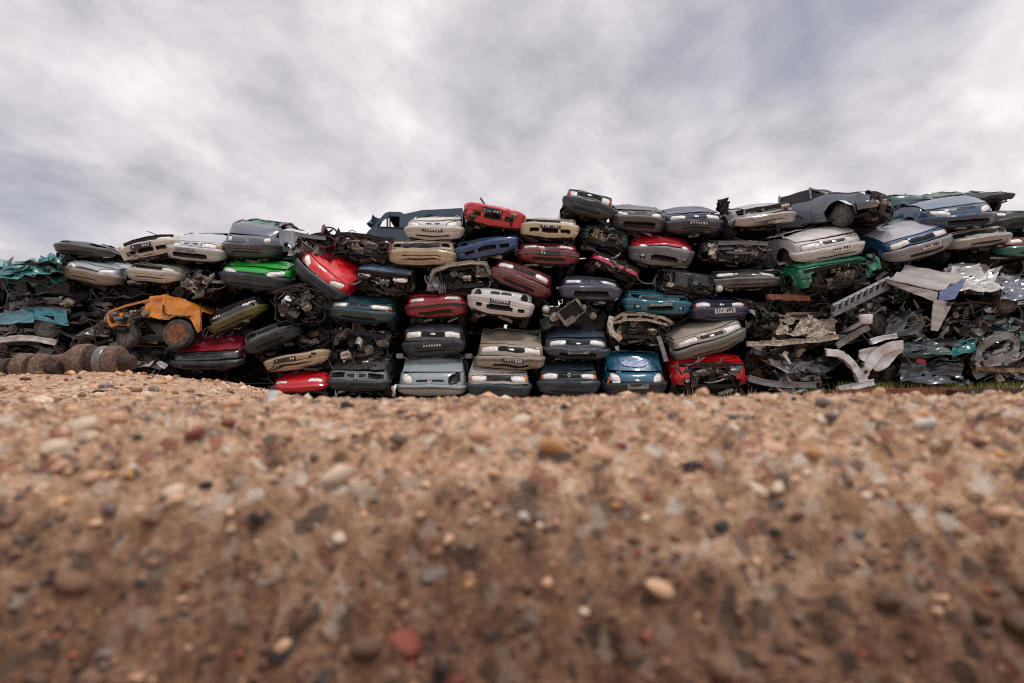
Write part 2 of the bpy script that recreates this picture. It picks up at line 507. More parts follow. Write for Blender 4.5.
def car(label, cx, cy, w, h, roll=0.0, Y=14.0, col=(120, 120, 120), name='crushed_car', bump='body', lights='wide', lamp='glass',
        grille='slot', badge=None, plate=None, hood=True, hoodcol=None, rise=.17, hl=.85, nose=True, bumper=True, intake='slot', fogs=0,
        pitch=0.0, yaw=0.0, amp=.035, bz=.5, bow=.32, n=2.9, L=2.3, glass=.5, wheels=2, engine=0, strip=None, dirt=.45, cabin=0.0,
        mirror=False, seed=None, lampb=None, nosecol=None, roof=True, frontamp=.55, fm=None, indicator=False, slats=4, hang=3, under=5, bumper_low=None, rimmat=None, archside=True):
    seed = seed if seed is not None else int(cx * 7 + cy * 13) % 9973
    rs = np.random.RandomState(seed); rnd = random.Random(seed)
    S = Y / FP
    hw, h = w * S / 2 * .955, h * S * .83
    cy -= h / S * .09
    M = Euler((R(pitch), 0, 0)).to_matrix()
    M = Euler((0, 0, R(yaw))).to_matrix() @ Euler((0, R(-roll), 0)).to_matrix() @ M
    c0 = P(cx, cy, Y)
    loc = Vector(c0) - M @ Vector((0, 0, h / 2))
    t = thing(name, label, 'car', loc, M)
    D1, D2 = crumpler(seed, amp, frontamp), crumpler(seed + 3, .005, 1.0, .22, .6)
    D = lambda V: D2(D1(V))
    dirt = dirt * rs.uniform(.9, 1.7)
    body = paint(col, .3, round(dirt, 2))
    bmat = body if bump == 'body' else bump if not isinstance(bump, tuple) else paint(bump, .4, dirt)
    pl = Plan(hw, bow, n, 4.5)
    bz = bz * h

    def surf(a, z, off=0.0):
        x, y, nx, ny = pl.at(a)
        zf = np.clip((z - bz) / max(h - bz, .01), 0, 1.5)
        zb = np.clip(z / bz, 0, 1)
        o = off + (.03 * np.clip(zb * 4, 0, 1) * (z < bz) + .009 * np.exp(-((zb - .88) / .07) ** 2) - .014 * np.exp(-((zb - .58) / .035) ** 2)) * (z < bz * 1.001) - .11 * (1 - zb) ** 1.8
        rk = .04 * zf + .10 * zf ** 4
        return np.stack([x + nx * o - np.sign(a) * np.abs(nx) * .02 * zf, y + ny * o + rk * np.abs(ny) ** .5, z + 0 * x], -1)

    def blob(m, x0, z0, ax, az, p, slant=0.0, off=.01, thick=.02, bulge=.0, rings=4, segs=28, sgn=1, ring=None):
        th = np.linspace(0, 2 * math.pi, segs + 1)
        rr = np.linspace(ring if ring else 0.001, 1, rings + 1)
        c, s = np.cos(th), np.sin(th)
        k = (np.abs(c) ** p + np.abs(s) ** p) ** (-1 / p)
        dx = rr[:, None] * (k * c)[None] * ax; dz = rr[:, None] * (k * s)[None] * az
        a = pl.arc(np.array(x0)) + dx
        z = z0 + dz + slant * dx
        G = surf(a * 1.0, z, off + bulge * (1 - rr[:, None] ** 2))
        if sgn < 0: G = G * np.array([-1, 1, 1]); G = G[:, ::-1]
        m.grid(G, None, -thick)

    inhole = lambda A, Z, x0, z0, ax, az, p, sl: (np.abs((A - pl.arc(np.array(x0))) / ax) ** p + np.abs((Z - z0 - sl * (A - pl.arc(np.array(x0)))) / az) ** p) < 1
    lt = LIGHTS.get(lights)
    holes = []
    if lt:
        lx, lz, lax, laz, lp, lsl = lt[0] * hw, lt[1] * h, lt[2] * hw, lt[3] * h, lt[4], lt[5]
        for s in (1, -1): holes.append((s * lx, lz, lax, laz, lp, s * lsl))
    gr = {'slot': [(0, .82, .34, .075)], 'wide': [(0, .80, .40, .11)], 'twin': [(.18, .86, .155, .07), (-.18, .86, .155, .07)], 'split': [(.24, .62, .18, .06), (-.24, .62, .18, .06)],
          'low': [(0, .66, .42, .08)], 'full': [(0, .80, .62, .13)], 'narrow': [(0, .86, .26, .05)], 'none': []}[grille]
    for g in gr: holes.append((g[0] * hw, g[1] * h, g[2] * hw, g[3] * h, 6, 0))
    bh = {'slot': [(0, .3, .55, .13)], 'wide': [(0, .38, .62, .2)], 'slits': [(0, .34, .58, .055), (0, .62, .58, .055)], 'thin': [(0, .25, .62, .07)], 'none': [],
          'three': [(0, .45, .3, .17), (.56, .45, .17, .15), (-.56, .45, .17, .15)], 'two': [(0, .36, .42, .15), (.68, .4, .1, .12), (-.68, .4, .1, .12)]}[intake]
    bholes = [(b[0] * hw, b[1] * bz, b[2] * hw, b[3] * bz, 7, 0) for b in bh]
    if nose == 'open': holes = [(0, .42 * h, .8 * hw, .42 * h, 7, 0)]
    aside = pl.arcy(bow + .02)

    # bumper
    if bumper:
        m = MB()
        A, Z = np.meshgrid(np.linspace(-aside, aside, 66), np.linspace(0, bz, 18))
        Z = Z + (bz - Z) * .5 * np.abs(A / aside) ** 3.2
        G = surf(A, Z, .035)
        Ac, Zc = (A[:-1, :-1] + A[1:, 1:]) / 2, (Z[:-1, :-1] + Z[1:, 1:]) / 2
        k = np.ones_like(Ac, bool)
        for hh in bholes: k &= ~inhole(Ac, Zc, *hh)
        m.grid(G, k, -.03)
        tl, dz, dy = R(rs.uniform(-2.4, 2.4)), rs.uniform(-.025, .004), rs.uniform(-.03, .0)
        D0 = D
        D = lambda V: D0(V) @ np.array([[math.cos(tl), 0, -math.sin(tl)], [0, 1, 0], [math.sin(tl), 0, math.cos(tl)]]).T + np.array([0, dy, dz])
        b = m.build('bumper', bmat, t, D)
        m = MB(); A, Z = np.meshgrid(np.linspace(-aside * .8, aside * .62, 40), np.linspace(-.045, (.36 if bumper_low is None else bumper_low) * bz, 6)); G = surf(A, np.maximum(Z, 0), .042); G[..., 2] = Z + .5 * (bz - np.maximum(Z, 0)) * np.abs(A / aside) ** 3.2; G[..., 1] += .05 * np.clip(-Z / .045, 0, 1)
        m.grid(G, None, -.015); m.build('lower_lip_shade', BLACK, b, D)  # black lip, drawn higher to stand in for the bumper's shaded lower half
        if strip:
            m = MB(); A, Z = np.meshgrid(np.linspace(-aside * .97, aside * .97, 40), np.linspace(bz * .66, bz * .84, 4))
            m.grid(surf(A, Z, .052), None, -.015); m.build('bumper_strip', strip, b, D)
        if plate:
            pm, px0 = plate if isinstance(plate, tuple) else (plate, 0.0)
            m = MB(); pc = surf(np.array([px0 * hw * 1.]), np.array([bz * .74]))[0] + np.array([0, -.062 - .1 * abs(px0), 0]); m.box(pc, (.5, .014, .115), (0, 0, 0), .3); q = m.build('number_plate', pm, b, D)
            m = MB()
            for i in range(7):
                if i == 3 and rnd.random() < .6: continue
                m.box(pc + np.array([-.19 + i * .063, -.008, 0]), (rnd.uniform(.02, .042), .006, rnd.uniform(.045, .07)), (0, rnd.uniform(-.15, .15), 0), .3)
            m.build('plate_marking', PLATEW if pm is PLATE else PLATE if pm is PLATEW else PLASTIC_G, q, D)['kind'] = 'stuff'
        for s in ((1, -1) if fogs else ()):
            m = MB(); blob(m, .68 * hw, bz * .42, .055 * fogs, .042 * fogs, 2, off=.045, thick=.03, bulge=.012); m.V = [v * np.array([s, 1, 1]) for v in m.V]
            m.build('fog_light', CHROME, b, D)
        D = D0
    # nose panel with real openings
    if nose:
        m = MB()
        A, Z = np.meshgrid(np.linspace(-aside * .99, aside * .99, 72), np.linspace(.2 * h if nose == 'open' else bz + .022, h, 16))
        Ac, Zc = (A[:-1, :-1] + A[1:, 1:]) / 2, (Z[:-1, :-1] + Z[1:, 1:]) / 2
        k = np.ones_like(Ac, bool)
        for hh in holes: k &= ~inhole(Ac, Zc, *hh)
        m.grid(surf(A, Z, 0), k, -.02)
        m.build('front_panel', paint(nosecol, .35, dirt) if nosecol else body, t, D)
        for g in (gr if nose is True else ()):
            m = MB()
            blob(m, g[0] * hw, g[1] * h, g[2] * hw * 1.03, g[3] * h * 1.08, 6, off=.008, thick=.03, rings=1, ring=.88)
            for i in range(slats):
                zz = (g[1] + g[3] * (-.8 + 1.6 * (i + .5) / slats)) * h
                a0 = pl.arc(np.array(g[0] * hw))
                A, Z = np.meshgrid(np.linspace(a0 - g[2] * hw * .93, a0 + g[2] * hw * .93, 10), np.array([zz - .006, zz + .006]))
                m.grid(surf(A, Z, -.012), None, -.02)
            m.build('grille', BLACK if rs.rand() < .75 else PLASTIC, t, D)
    # headlights
    if lt and lamp != 'none':
        for s in (1, -1):
            kind = lampb if (s > 0 and lampb) else lamp
            if kind == 'socket':
                m = MB(); blob(m, lx, lz, lax, laz, lp, lsl, off=-.02, thick=.03, bulge=-.09, rings=5); m.V = [v * np.array([s, 1, 1]) for v in m.V]
                m.build('lamp_socket', GREASE, t, D); continue
            m = MB(); blob(m, lx, lz, lax, laz, lp, lsl, off=-.012, thick=.02, bulge=-.035, rings=5)
            nb = 2 if lax > 1.5 * laz else 1
            for i in range(nb):
                blob(m, lx + (0 if nb == 1 else (i - .5) * lax * .9), lz, min(lax, laz) * .72, min(lax, laz) * .72, 2, 0, off=-.002, thick=.02, bulge=-.04, rings=4, segs=18, ring=.25)
            m.V = [v * np.array([s, 1, 1]) for v in m.V]
            hl_ = m.build('headlight', CHROME, t, D)
            m = MB(); blob(m, lx, lz, lax * .93, laz * .9, lp, lsl, off=.006, thick=.006, bulge=.02, rings=4); m.V = [v * np.array([s, 1, 1]) for v in m.V]
            m.build('lens', LENS_M, hl_, D)
            if indicator:
                m = MB(); blob(m, lx + lax * .95, lz - .15 * laz, lax * .3, laz * .85, 3, lsl, off=.014, thick=.012, bulge=.012, rings=3); m.V = [v * np.array([s, 1, 1]) for v in m.V]
                m.build('indicator', indicator, hl_, D)
    # badge
    if badge:
        kind, bzf, br = badge
        m = MB(); z0 = bzf * h
        if kind == 'diamond':
            for k2 in (1.0, .55):
                pass
            th = np.array([0, .5, 1, 1.5, 2]) * math.pi
            G = np.stack([np.stack([.05 * k * np.sin(th) * br, np.full(5, surf(np.array(0.), np.array(z0))[1] - .03 - .008 * (k > .7)), z0 + .075 * k * np.cos(th) * br], -1) for k in (.5, .75, 1.0)])
            m.grid(G, None, .012)
        elif kind == 'ring':
            blob(m, 0, z0, .05 * br, .05 * br, 2, off=.03, thick=.012, ring=.68, rings=2)
            blob(m, 0, z0, .062 * br, .009 * br, 4, .25, off=.032, thick=.01, rings=1, segs=12)
        elif kind == 'letters':
            blob(m, 0, z0, .05 * br, .05 * br, 2, off=.028, thick=.012, ring=.78, rings=2)
            for q in (-1, 1):
                m.tube([surf(np.array(q * .036 * br), np.array(z0 + .03 * br), .04), surf(np.array(q * .017 * br), np.array(z0 - .035 * br), .04), surf(np.array(0.), np.array(z0 + .01), .04)], .006 * br, 5)
        else:
            blob(m, 0, z0, .075 * br, .032 * br, 2, off=.03, thick=.012, bulge=.008)
        m.build('badge', CHROME, t, D)
    # dark backing: radiator and support panel behind the openings
    m = MB()
    A, Z = np.meshgrid(np.linspace(-pl.arcy(bow * .5), pl.arcy(bow * .5), 12), np.linspace(.03, h - .03, 5))
    m.grid(surf(A, Z, -.11 if nose is True else -.42), None, -.02)
    m.build('radiator_panel', BLACK, t, D)
    # hood
    hcol = paint(hoodcol, .28, dirt) if hoodcol else body
    topz = lambda y, u: h + rise * (1 - (1 - np.clip(y / hl, 0, 1)) ** 1.7) - .05 * np.abs(u) ** 3
    if hood:
        m = MB()
        U, Vv = np.meshgrid(np.linspace(-1, 1, 25), np.linspace(0, 1, 14))
        a = U * pl.arcy(bow * .55)
        F0 = surf(a, np.full_like(a, h + .008), .004)
        G = np.empty(U.shape + (3,))
        G[..., 0] = F0[..., 0] * (1 - Vv) + U * hw * .94 * Vv
        G[..., 1] = F0[..., 1] * (1 - Vv) + hl * Vv + .05 * (1 - U ** 2) * Vv
        G[..., 2] = h + rise * (1 - (1 - Vv) ** 1.5) - .05 * np.abs(U) ** 3 * Vv + .012 + .012 * np.cos(U * 2.6) * np.minimum(1, Vv * 4) + .012 * np.exp(-((np.abs(U) - .55) / .07) ** 2) * np.minimum(1, Vv * 4)
        bk = rs.uniform(-.05, .09); G[..., 2] += rs.uniform(.01, .05) + U * rs.uniform(-.02, .02)
        G[..., 2] += bk * np.exp(-((Vv - rs.uniform(.35, .7)) / .18) ** 2) * np.cos(U * rs.uniform(.5, 2))
        m.grid(G, None, .02 if nose else .07)
        m.build('hood', hcol, t, D)
    # fenders with wheel arch, sides behind them
    yw, zw, Rw = bow + .42, .10, .345
    if archside:
        for s in (1, -1):
            m = MB()
            yy = np.concatenate([np.linspace(bow * .75, yw - Rw, 5), yw - Rw * np.cos(np.linspace(0.05, math.pi - .05, 20)), np.linspace(yw + Rw, yw + Rw + .35, 4)])
            aa = pl.arcy(yy)
            z0 = np.where(np.abs(yy - yw) < Rw, zw + np.sqrt(np.maximum(Rw ** 2 - (yy - yw) ** 2, 0)), .03)
            z0 = np.where(yy < yw - Rw, bz + .012, z0)
            z1 = topz(yy - .12, np.full_like(yy, .95)) - .004
            z0 = np.minimum(z0, z1 - .05)
            k = np.linspace(0, 1, 6)[:, None]
            Z = z0 + (z1 - z0) * k
            G = surf(np.broadcast_to(aa, Z.shape), Z, .008)
            G[..., 0] += .02 * np.exp(-((Z - z0) / .05) ** 2) * (np.abs(yy - yw) < Rw) - .05 * np.clip((Z - .75 * z1) / (.25 * z1), 0, 1) ** 2
            if s < 0: G = G * np.array([-1, 1, 1])
            m.grid(G, None, -.012 * s)
            m.build('fender', body, t, D)
            m = MB()
            yy = np.linspace(yw + Rw + .36, L, 10); zt = topz(yy, yy * 0 + .95) - .02
            Z = .05 + (zt - .05) * np.linspace(0, 1, 7)[:, None]
            G = np.stack([np.full_like(Z, hw - .005) - .05 * (Z / zt) ** 3, np.broadcast_to(yy, Z.shape), Z], -1)
            G[..., 0] += .012 * np.sin(Z / zt * 3.14)
            if s < 0: G = G * np.array([-1, 1, 1])
            m.grid(G, None, -.02 * s); m.build('side_panel', body, t, D)
    # wheels
    if wheels:
        for s in (1, -1):
            if wheels == 2 and rnd.random() < .3:
                m = MB(); m.lathe([(-.03, .0001), (-.03, .12), (0, .13), (.02, .13), (.03, .05), (.1, .04)], 18, c=(0, 0, 0))
                m.V = [v * np.array([s, 1, 1]) + np.array([s * (hw - .22), yw, zw]) for v in m.V]; m.build('brake_disc', RUSTD, t)
            else: wheel(t, (s * (hw - .13), yw, zw - .02), -s, (0, 0, R(rnd.uniform(-14, 14))), .97, rimmat)
    # floor pan with members and pipes
    m = MB()
    U, Vv = np.meshgrid(np.linspace(-hw * .9, hw * .9, 9), np.linspace(.16, L, 12))
    G = np.stack([U, Vv, .02 + .05 * fbm(U * 3 + seed, Vv * 3, 2)], -1)
    m.grid(G, None, .03)
    for i in range(2): m.beam([((i - .5) * hw * 1.1, .2, -.01), ((i - .5) * hw * 1.1, L * .6, -.02), ((i - .5) * hw * 1.2, L, 0)], .08, .09)
    m.beam([(-hw * .8, .3, .0), (0, .27, -.03), (hw * .8, .3, .0)], .1, .07)
    m.build('floor_pan', GREASE, t, D)
    for i in range(hang):
        m = MB(); p0 = np.array([rs.uniform(-.8, .8) * hw, rs.uniform(.12, .35), rs.uniform(-.03, .06)])
        q = p0 + np.array([rs.uniform(-.25, .25), rs.uniform(-.06, .1), rs.uniform(-.16, -.05)])
        r_ = q + np.array([rs.uniform(-.3, .3), rs.uniform(-.05, .1), rs.uniform(-.0, .1)])
        k = np.linspace(0, 1, 8)[:, None]
        m.tube((1 - k) ** 2 * p0 + 2 * k * (1 - k) * q + k * k * r_, rs.uniform(.008, .022), 6); m.build('pipe', [GREASE, BLACK, ALLOY, RUSTD][rs.randint(4)], t)
    for i in range(under):
        m = MB(); c = np.array([rs.uniform(-.75, .75) * hw, rs.uniform(.1, .3), rs.uniform(-.11, .0)])
        if rs.rand() < .5: m.box(c, (rs.uniform(.1, .4), .12, rs.uniform(.04, .1)), tuple(rs.uniform(-.4, .4, 3)), .35)
        else: m.beam(curve(c, c + rs.uniform(-.12, .12, 3), c + (rs.uniform(-.4, .4), .05, rs.uniform(-.08, .06)), 6), .05, .05)
        m.build('underbody_part', UNDER[rs.randint(6)], t)
    # squashed roof, pillars, screen
    if roof:
        zr = h + rise + .10 + cabin
        m = MB()
        y0 = hl + .28 + cabin * .9
        U, Vv = np.meshgrid(np.linspace(-1, 1, 17), np.linspace(0, 1, 14))
        hwr = hw * (.9 - .22 * min(1, cabin / .4))
        G = np.stack([U * hwr, y0 + Vv * (L - y0), zr - .05 * U ** 2 - .03 * Vv + .1 * (amp / .035 if cabin < .1 else .15) * fbm(U * 2.2 + seed, Vv * 4, 3)], -1)
        m.grid(G, None, .02); m.build('roof', hcol if rs.rand() < .7 else body, t, D)
        for s in (1, -1):
            m = MB(); k = np.linspace(0, 1, 7)[:, None]
            p0, p1 = np.array([s * hw * .9, hl - .05, h + rise - .02]), np.array([s * hwr, y0 + .02, zr - .03])
            md = (p0 + p1) / 2 + np.array([rs.uniform(-.05, .05), 0, rs.uniform(0, .08)])
            m.tube((1 - k) ** 2 * p0 + 2 * k * (1 - k) * md + k * k * p1, .028, 6)
            if cabin > .1:
                for yy in (L * .62, L * .97): m.tube([(s * hw * .93, yy, h + rise - .03), (s * (hw + hwr) / 2 * .98, yy + .02, (h + rise + zr) / 2), (s * hwr, yy + .05, zr - .03)], .03, 6)
            m.build('pillar', body, t, D)
            if cabin > .1:
                m = MB(); U, Vv = np.meshgrid(np.linspace(0, 1, 12), np.linspace(0, 1, 5)); ya = hl + .15 + U * (L - hl - .2)
                G = np.stack([s * (hw * .9 * (1 - Vv) + hwr * .97 * Vv), ya * (1 - Vv) + np.maximum(ya, y0 + .05) * Vv, (h + rise - .03) * (1 - Vv) + (zr - .06) * Vv], -1); m.grid(G, None, .006); m.build('side_window', BLACK, t, D)
        if rs.rand() < glass or cabin > .1:
            m = MB()
            U, Vv = np.meshgrid(np.linspace(-1, 1, 19), np.linspace(0, 1, 9))
            G = np.stack([U * (hw * .86 * (1 - Vv) + hwr * .96 * Vv), hl + .02 + Vv * (y0 - hl), h + rise + .0 + Vv * (zr - h - rise - .02) + .07 * fbm(U * 3 + seed, Vv * 3, 3)], -1)
            kk = fbm(U[:-1, :-1] * 2.5 + seed * .3, Vv[:-1, :-1] * 2.5, 3) > (-.12 if cabin < .1 else -.5)
            if kk.any(): m.grid(G, kk, .006); m.build('windscreen', SHARD, t, D)
        # cabin clutter that fills the squashed space
        m = MB()
        for i in range(5):
            m.box((rs.uniform(-.6, .6) * hw, rs.uniform(hl + .2, L - .2), h + rise * .4 + rs.uniform(-.05, .08)), (rs.uniform(.3, .7), rs.uniform(.3, .6), rs.uniform(.12, .28)), tuple(rs.uniform(-.4, .4, 3)), .4)
        m.box((0, hl + .25, h + rise * .3), (hw * 1.7, .25, .2), (0.2, 0, 0), .5)
        m.build('seats_and_dashboard', BLACK, t, D)
    if mirror:
        for s in (1, -1):
            m = MB(); m.box((s * (hw + .1), hl - .02, h + rise + .06), (.18, .09, .12), (0, 0, s * .2), .6); m.tube([(s * hw * .92, hl, h + rise), (s * (hw + .05), hl - .02, h + rise + .04)], .02, 6)
            m.build('mirror', hcol if isinstance(mirror, bool) else mirror, t, D)
    if engine: engine_bay(t, hw, h, seed, engine, D, fm=fm)
    return t, D, surf, (hw, h, pl, bz)


def curve(p0, p1, p2, n=10):
    k = np.linspace(0, 1, n)[:, None]
    return (1 - k) ** 2 * np.array(p0) + 2 * k * (1 - k) * np.array(p1) + k * k * np.array(p2)


def engine_bay(t, hw, h, seed, lvl, D=None, frame=True, zoff=0.0, fm=None, yoff=0.0):
    """exposed front end: cross members, radiator, engine, hoses"""
    rs = np.random.RandomState(seed + 5)
    O = np.array([0, yoff, zoff])
    fm = fm or GREASE
    if frame:
        m = MB(); m.beam([O + (-hw * .92, .16, h * .92), O + (-hw * .5, .07, h * .96), O + (0, .04, h * .95), O + (hw * .5, .07, h * .96), O + (hw * .92, .16, h * .92)], .07, .08); m.build('upper_crossmember', fm, t, D)
        m = MB(); m.beam([O + (-hw * .8, .15, h * .16), O + (-hw * .3, .05, h * .12), O + (hw * .3, .05, h * .12), O + (hw * .8, .15, h * .16)], .07, .09); m.build('lower_crossmember', fm, t, D)
        for s in (1, -1):
            m = MB(); m.beam([O + (s * hw * .62, .1, h * .12), O + (s * hw * .58, .08, h * .5), O + (s * hw * .62, .09, h * .93)], .06, .06, up=(0, 1, 0)); m.build('upright', fm, t, D)
    rx = rs.uniform(-.2, .2) * hw
    m = MB(); m.box(O + (rx, .3, h * .5), (hw * .9, .05, h * .62), (rs.uniform(-.1, .1), rs.uniform(-.08, .08), 0), .2)
    for i in range(9):
        zz = h * (.24 + .055 * i); m.box(O + (rx, .272, zz), (hw * .84, .012, .008), (0, 0, 0), .1)
    m.build('radiator', BLACK if rs.rand() < .6 else GREASE, t, D)
    for i in range(4 + 2 * lvl):
        m = MB()
        c = O + (rs.uniform(-.75, .75) * hw, rs.uniform(.04, .26), rs.uniform(.15, .85) * h)
        k = rs.randint(4)
        if k == 0:
            m.box(c, tuple(rs.uniform(.08, .2, 3)), tuple(rs.uniform(-.5, .5, 3)), .3)
            for q in range(3): m.box(c + (rs.uniform(-.08, .08), -.1, rs.uniform(-.07, .07)), (.05, .06, .05), (0, 0, 0), .5)
        elif k == 1:
            r0 = rs.uniform(.05, .1); m.lathe([(-.05, .0001), (-.05, r0), (-.03, r0 * 1.05), (-.01, r0 * .8), (.01, r0 * 1.05), (.04, r0), (.12, r0 * .5)], 16, axis='y', c=c)
        elif k == 2:
            for q in range(4): m.tube(curve(c + (.05 * q - .1, .05, .1), c + (.05 * q - .08, -.12, .06), c + (.05 * q - .12 + rs.uniform(-.05, .05), -.02, -.14), 8), .022, 7)
        else:
            m.box(c, (rs.uniform(.18, .34), .16, rs.uniform(.1, .2)), (0, rs.uniform(-.4, .4), 0), .25); m.lathe([(-.1, .045), (0, .06), (.1, .045)], 12, c=c + (0, -.09, .02))
        m.build('engine_part', [GREASE, ALLOY, STEEL, RUSTD, PALE, GREASE][rs.randint(6)], t, D)
    for i in range(4 + 2 * lvl):
        m = MB(); a = O + (rs.uniform(-.9, .9) * hw, rs.uniform(0, .15), rs.uniform(.1, 1.0) * h); b = a + (rs.uniform(-.5, .5), rs.uniform(-.1, .1), rs.uniform(-.3, .25))
        md = (a + b) / 2 + (rs.uniform(-.15, .15), rs.uniform(-.15, 0), rs.uniform(-.25, .2))
        m.tube(curve(a, md, b, 10), rs.uniform(.008, .028), 7); m.build('hose', [BLACK, BLACK, GREASE, RUSTD, STEEL][rs.randint(5)], t, D)


# ---------------------------------------------------------------- shapeless wrecks: folded sheets, torn members, hoses
def scrap(label, x0, y0, x1, y1, Y=14.0, cols=((60, 62, 66),), seed=1, ns=4, nb=4, nh=4, ne=3, depth=1.9, roll=0, name='crushed_wreck', cat='wreck', mats=(STEEL, GREASE, ALLOY), core=True, nr=4, sheet_amp=.06):
    rs = np.random.RandomState(seed); S = Y / FP
    w, hh = (x1 - x0) * S, (y1 - y0) * S
    M = Euler((0, R(-roll), 0)).to_matrix()
    c = P((x0 + x1) / 2, (y0 + y1) / 2, Y)
    t = thing(name, label, cat, Vector(c) - M @ Vector((0, 0, hh / 2)), M)
    D = crumpler(seed, .05, .7, .3, .9)
    mats = list(mats)
    if core:
        m = MB()
        th = np.linspace(0, 2 * math.pi, 29); yy = np.linspace(.25, depth, 9)
        T, Yy = np.meshgrid(th, yy)
        cs, sn = np.cos(T), np.sin(T); k = (np.abs(cs) ** 4 + np.abs(sn) ** 4) ** -.25
        T2 = np.where(T > 6.28, 0, T)
        rr = .92 + .18 * fbm(np.cos(T2) * 2.2 + seed, Yy * 3 + np.sin(T2) * 2, 3)
        m.grid(np.stack([k * cs * w / 2 * rr, Yy, hh / 2 + k * sn * hh / 2 * .86 * rr], -1), None, .015)
        m.build('body_shell', paint(tuple(int(c * .7) for c in cols[0]), .4, .4), t, D, .4)
        m = MB()
        for i in range(5): m.box((rs.uniform(-.4, .4) * w, rs.uniform(.3, .5), rs.uniform(.2, .8) * hh), (rs.uniform(.2, .5) * w, .25, rs.uniform(.2, .45) * hh), tuple(rs.uniform(-.4, .4, 3)), .4)
        m.build('innards', BLACK, t, D)
    for i in range(ns):
        cl = cols[i % len(cols)]
        m = MB(); sw = rs.uniform(.5, 1.0) * min(w, 1.7); sl = rs.uniform(.3, .7)
        G = sheet(sw, sl, seed * 31 + i, sheet_amp * rs.uniform(.6, 1.4), 15, 13)
        Mx = np.array(Euler((rs.uniform(-.2, 1.0), rs.uniform(-.25, .25), rs.uniform(-.4, .4))).to_matrix())
        G = G @ Mx.T + np.array([rs.uniform(-.22, .22) * w, rs.uniform(.05, .35), rs.uniform(.15, .95) * hh])
        m.grid(G, None, .01); m.build('torn_panel', paint(cl, .3, .25) if rs.rand() < .7 else mats[rs.randint(len(mats))], t, None, .35)
    for i in range(nb):
        m = MB(); z0 = rs.uniform(.1, .95) * hh; a = np.array([rs.uniform(-.5, -.1) * w, rs.uniform(0, .25), z0]); b = np.array([rs.uniform(.1, .5) * w, rs.uniform(0, .25), np.clip(z0 + rs.uniform(-.2, .2) * hh, 0, hh)])
        md = (a + b) / 2 + (rs.uniform(-.1, .1), rs.uniform(-.15, .05), rs.uniform(-.18, .18))
        m.beam(curve(a, md, b, 9), rs.uniform(.05, .1), rs.uniform(.04, .11)); m.build('bent_beam', mats[rs.randint(len(mats))], t, None)
    for i in range(nr):
        m = MB(); k = np.linspace(0, 1, 14); wd = rs.uniform(.03, .1)
        a = np.array([rs.uniform(-.45, .45) * w, rs.uniform(-.05, .15), rs.uniform(.1, .95) * hh]); b = a + (rs.uniform(-.5, .5), rs.uniform(-.1, .1), rs.uniform(-.25, .25))
        c2 = curve(a, (a + b) / 2 + rs.uniform(-.2, .2, 3), b, 14); tw = rs.uniform(-2, 2) * k + rs.uniform(0, 3)
        o = np.stack([np.cos(tw) * .3, -np.abs(np.sin(tw)), np.cos(tw)], -1) * wd
        m.grid(np.stack([c2 - o, c2, c2 + o]) + np.array([0, .02, 0]) * np.array([0, 1, 0])[:, None, None], None, .006)
        m.build('torn_strip', [BRIGHT, BRIGHT, STEEL, mats[0]][rs.randint(4)], t, None, .4)
    for i in range(nh):
        m = MB(); a = np.array([rs.uniform(-.5, .5) * w, rs.uniform(-.05, .1), rs.uniform(.1, 1) * hh]); b = a + (rs.uniform(-.5, .5), rs.uniform(-.1, .1), rs.uniform(-.4, .1))
        m.tube(curve(a, (a + b) / 2 + rs.uniform(-.2, .2, 3), b, 10), rs.uniform(.006, .024), 6); m.build('hose', [BLACK, GREASE, STEEL, RUSTD][rs.randint(4)], t)
    if ne: engine_lumps(t, w, hh, seed, ne)
    return t


def engine_lumps(t, w, hh, seed, n):
    rs = np.random.RandomState(seed + 77)
    for i in range(n):
        m = MB(); c = np.array([rs.uniform(-.4, .4) * w, rs.uniform(-.02, .15), rs.uniform(.2, .8) * hh]); k = rs.randint(3)
        if k == 0:
            m.box(c, tuple(rs.uniform(.12, .28, 3)), tuple(rs.uniform(-.6, .6, 3)), .35)
            for q in range(4): m.box(c + rs.uniform(-.13, .13, 3) * (1, .6, 1) - (0, .06, 0), (.05, .06, .05), tuple(rs.uniform(-.5, .5, 3)), .5)
        elif k == 1:
            r0 = rs.uniform(.06, .13); m.lathe([(-.04, .0001), (-.04, r0 * .4), (-.02, r0 * .45), (-.02, r0), (.02, r0), (.03, r0 * .5), (.12, r0 * .4)], 18, axis='y', c=c)
        else:
            a = np.linspace(0, 6.283 * 5, 60); m.tube(np.stack([.055 * np.cos(a), .055 * np.sin(a), np.linspace(-.13, .13, 60)], -1) @ np.array(Euler(tuple(rs.uniform(-1, 1, 3))).to_matrix()).T + c, .011, 5)
        m.build('engine_part', [GREASE, ALLOY, RUSTD, PALE, STEEL][rs.randint(5)], t)


# ---------------------------------------------------------------- the ground
def smooth(a, b, x):
    k = np.clip((x - a) / (b - a), 0, 1); return k * k * (3 - 2 * k)


_py = np.array([-3000, -3, .0, .25, .40, .47, .50, .54, .58, .64, .78, 1.2, 1.6, 2.3, 3.5, 6.0, 9.0, 12.5, 4000])
_pz = np.array([-.1, -.1, -.1, -.06, .020, .056, .092, .137, .196, .228, .2515, .2735, .262, .20, .13, .07, .02, .0, .0])


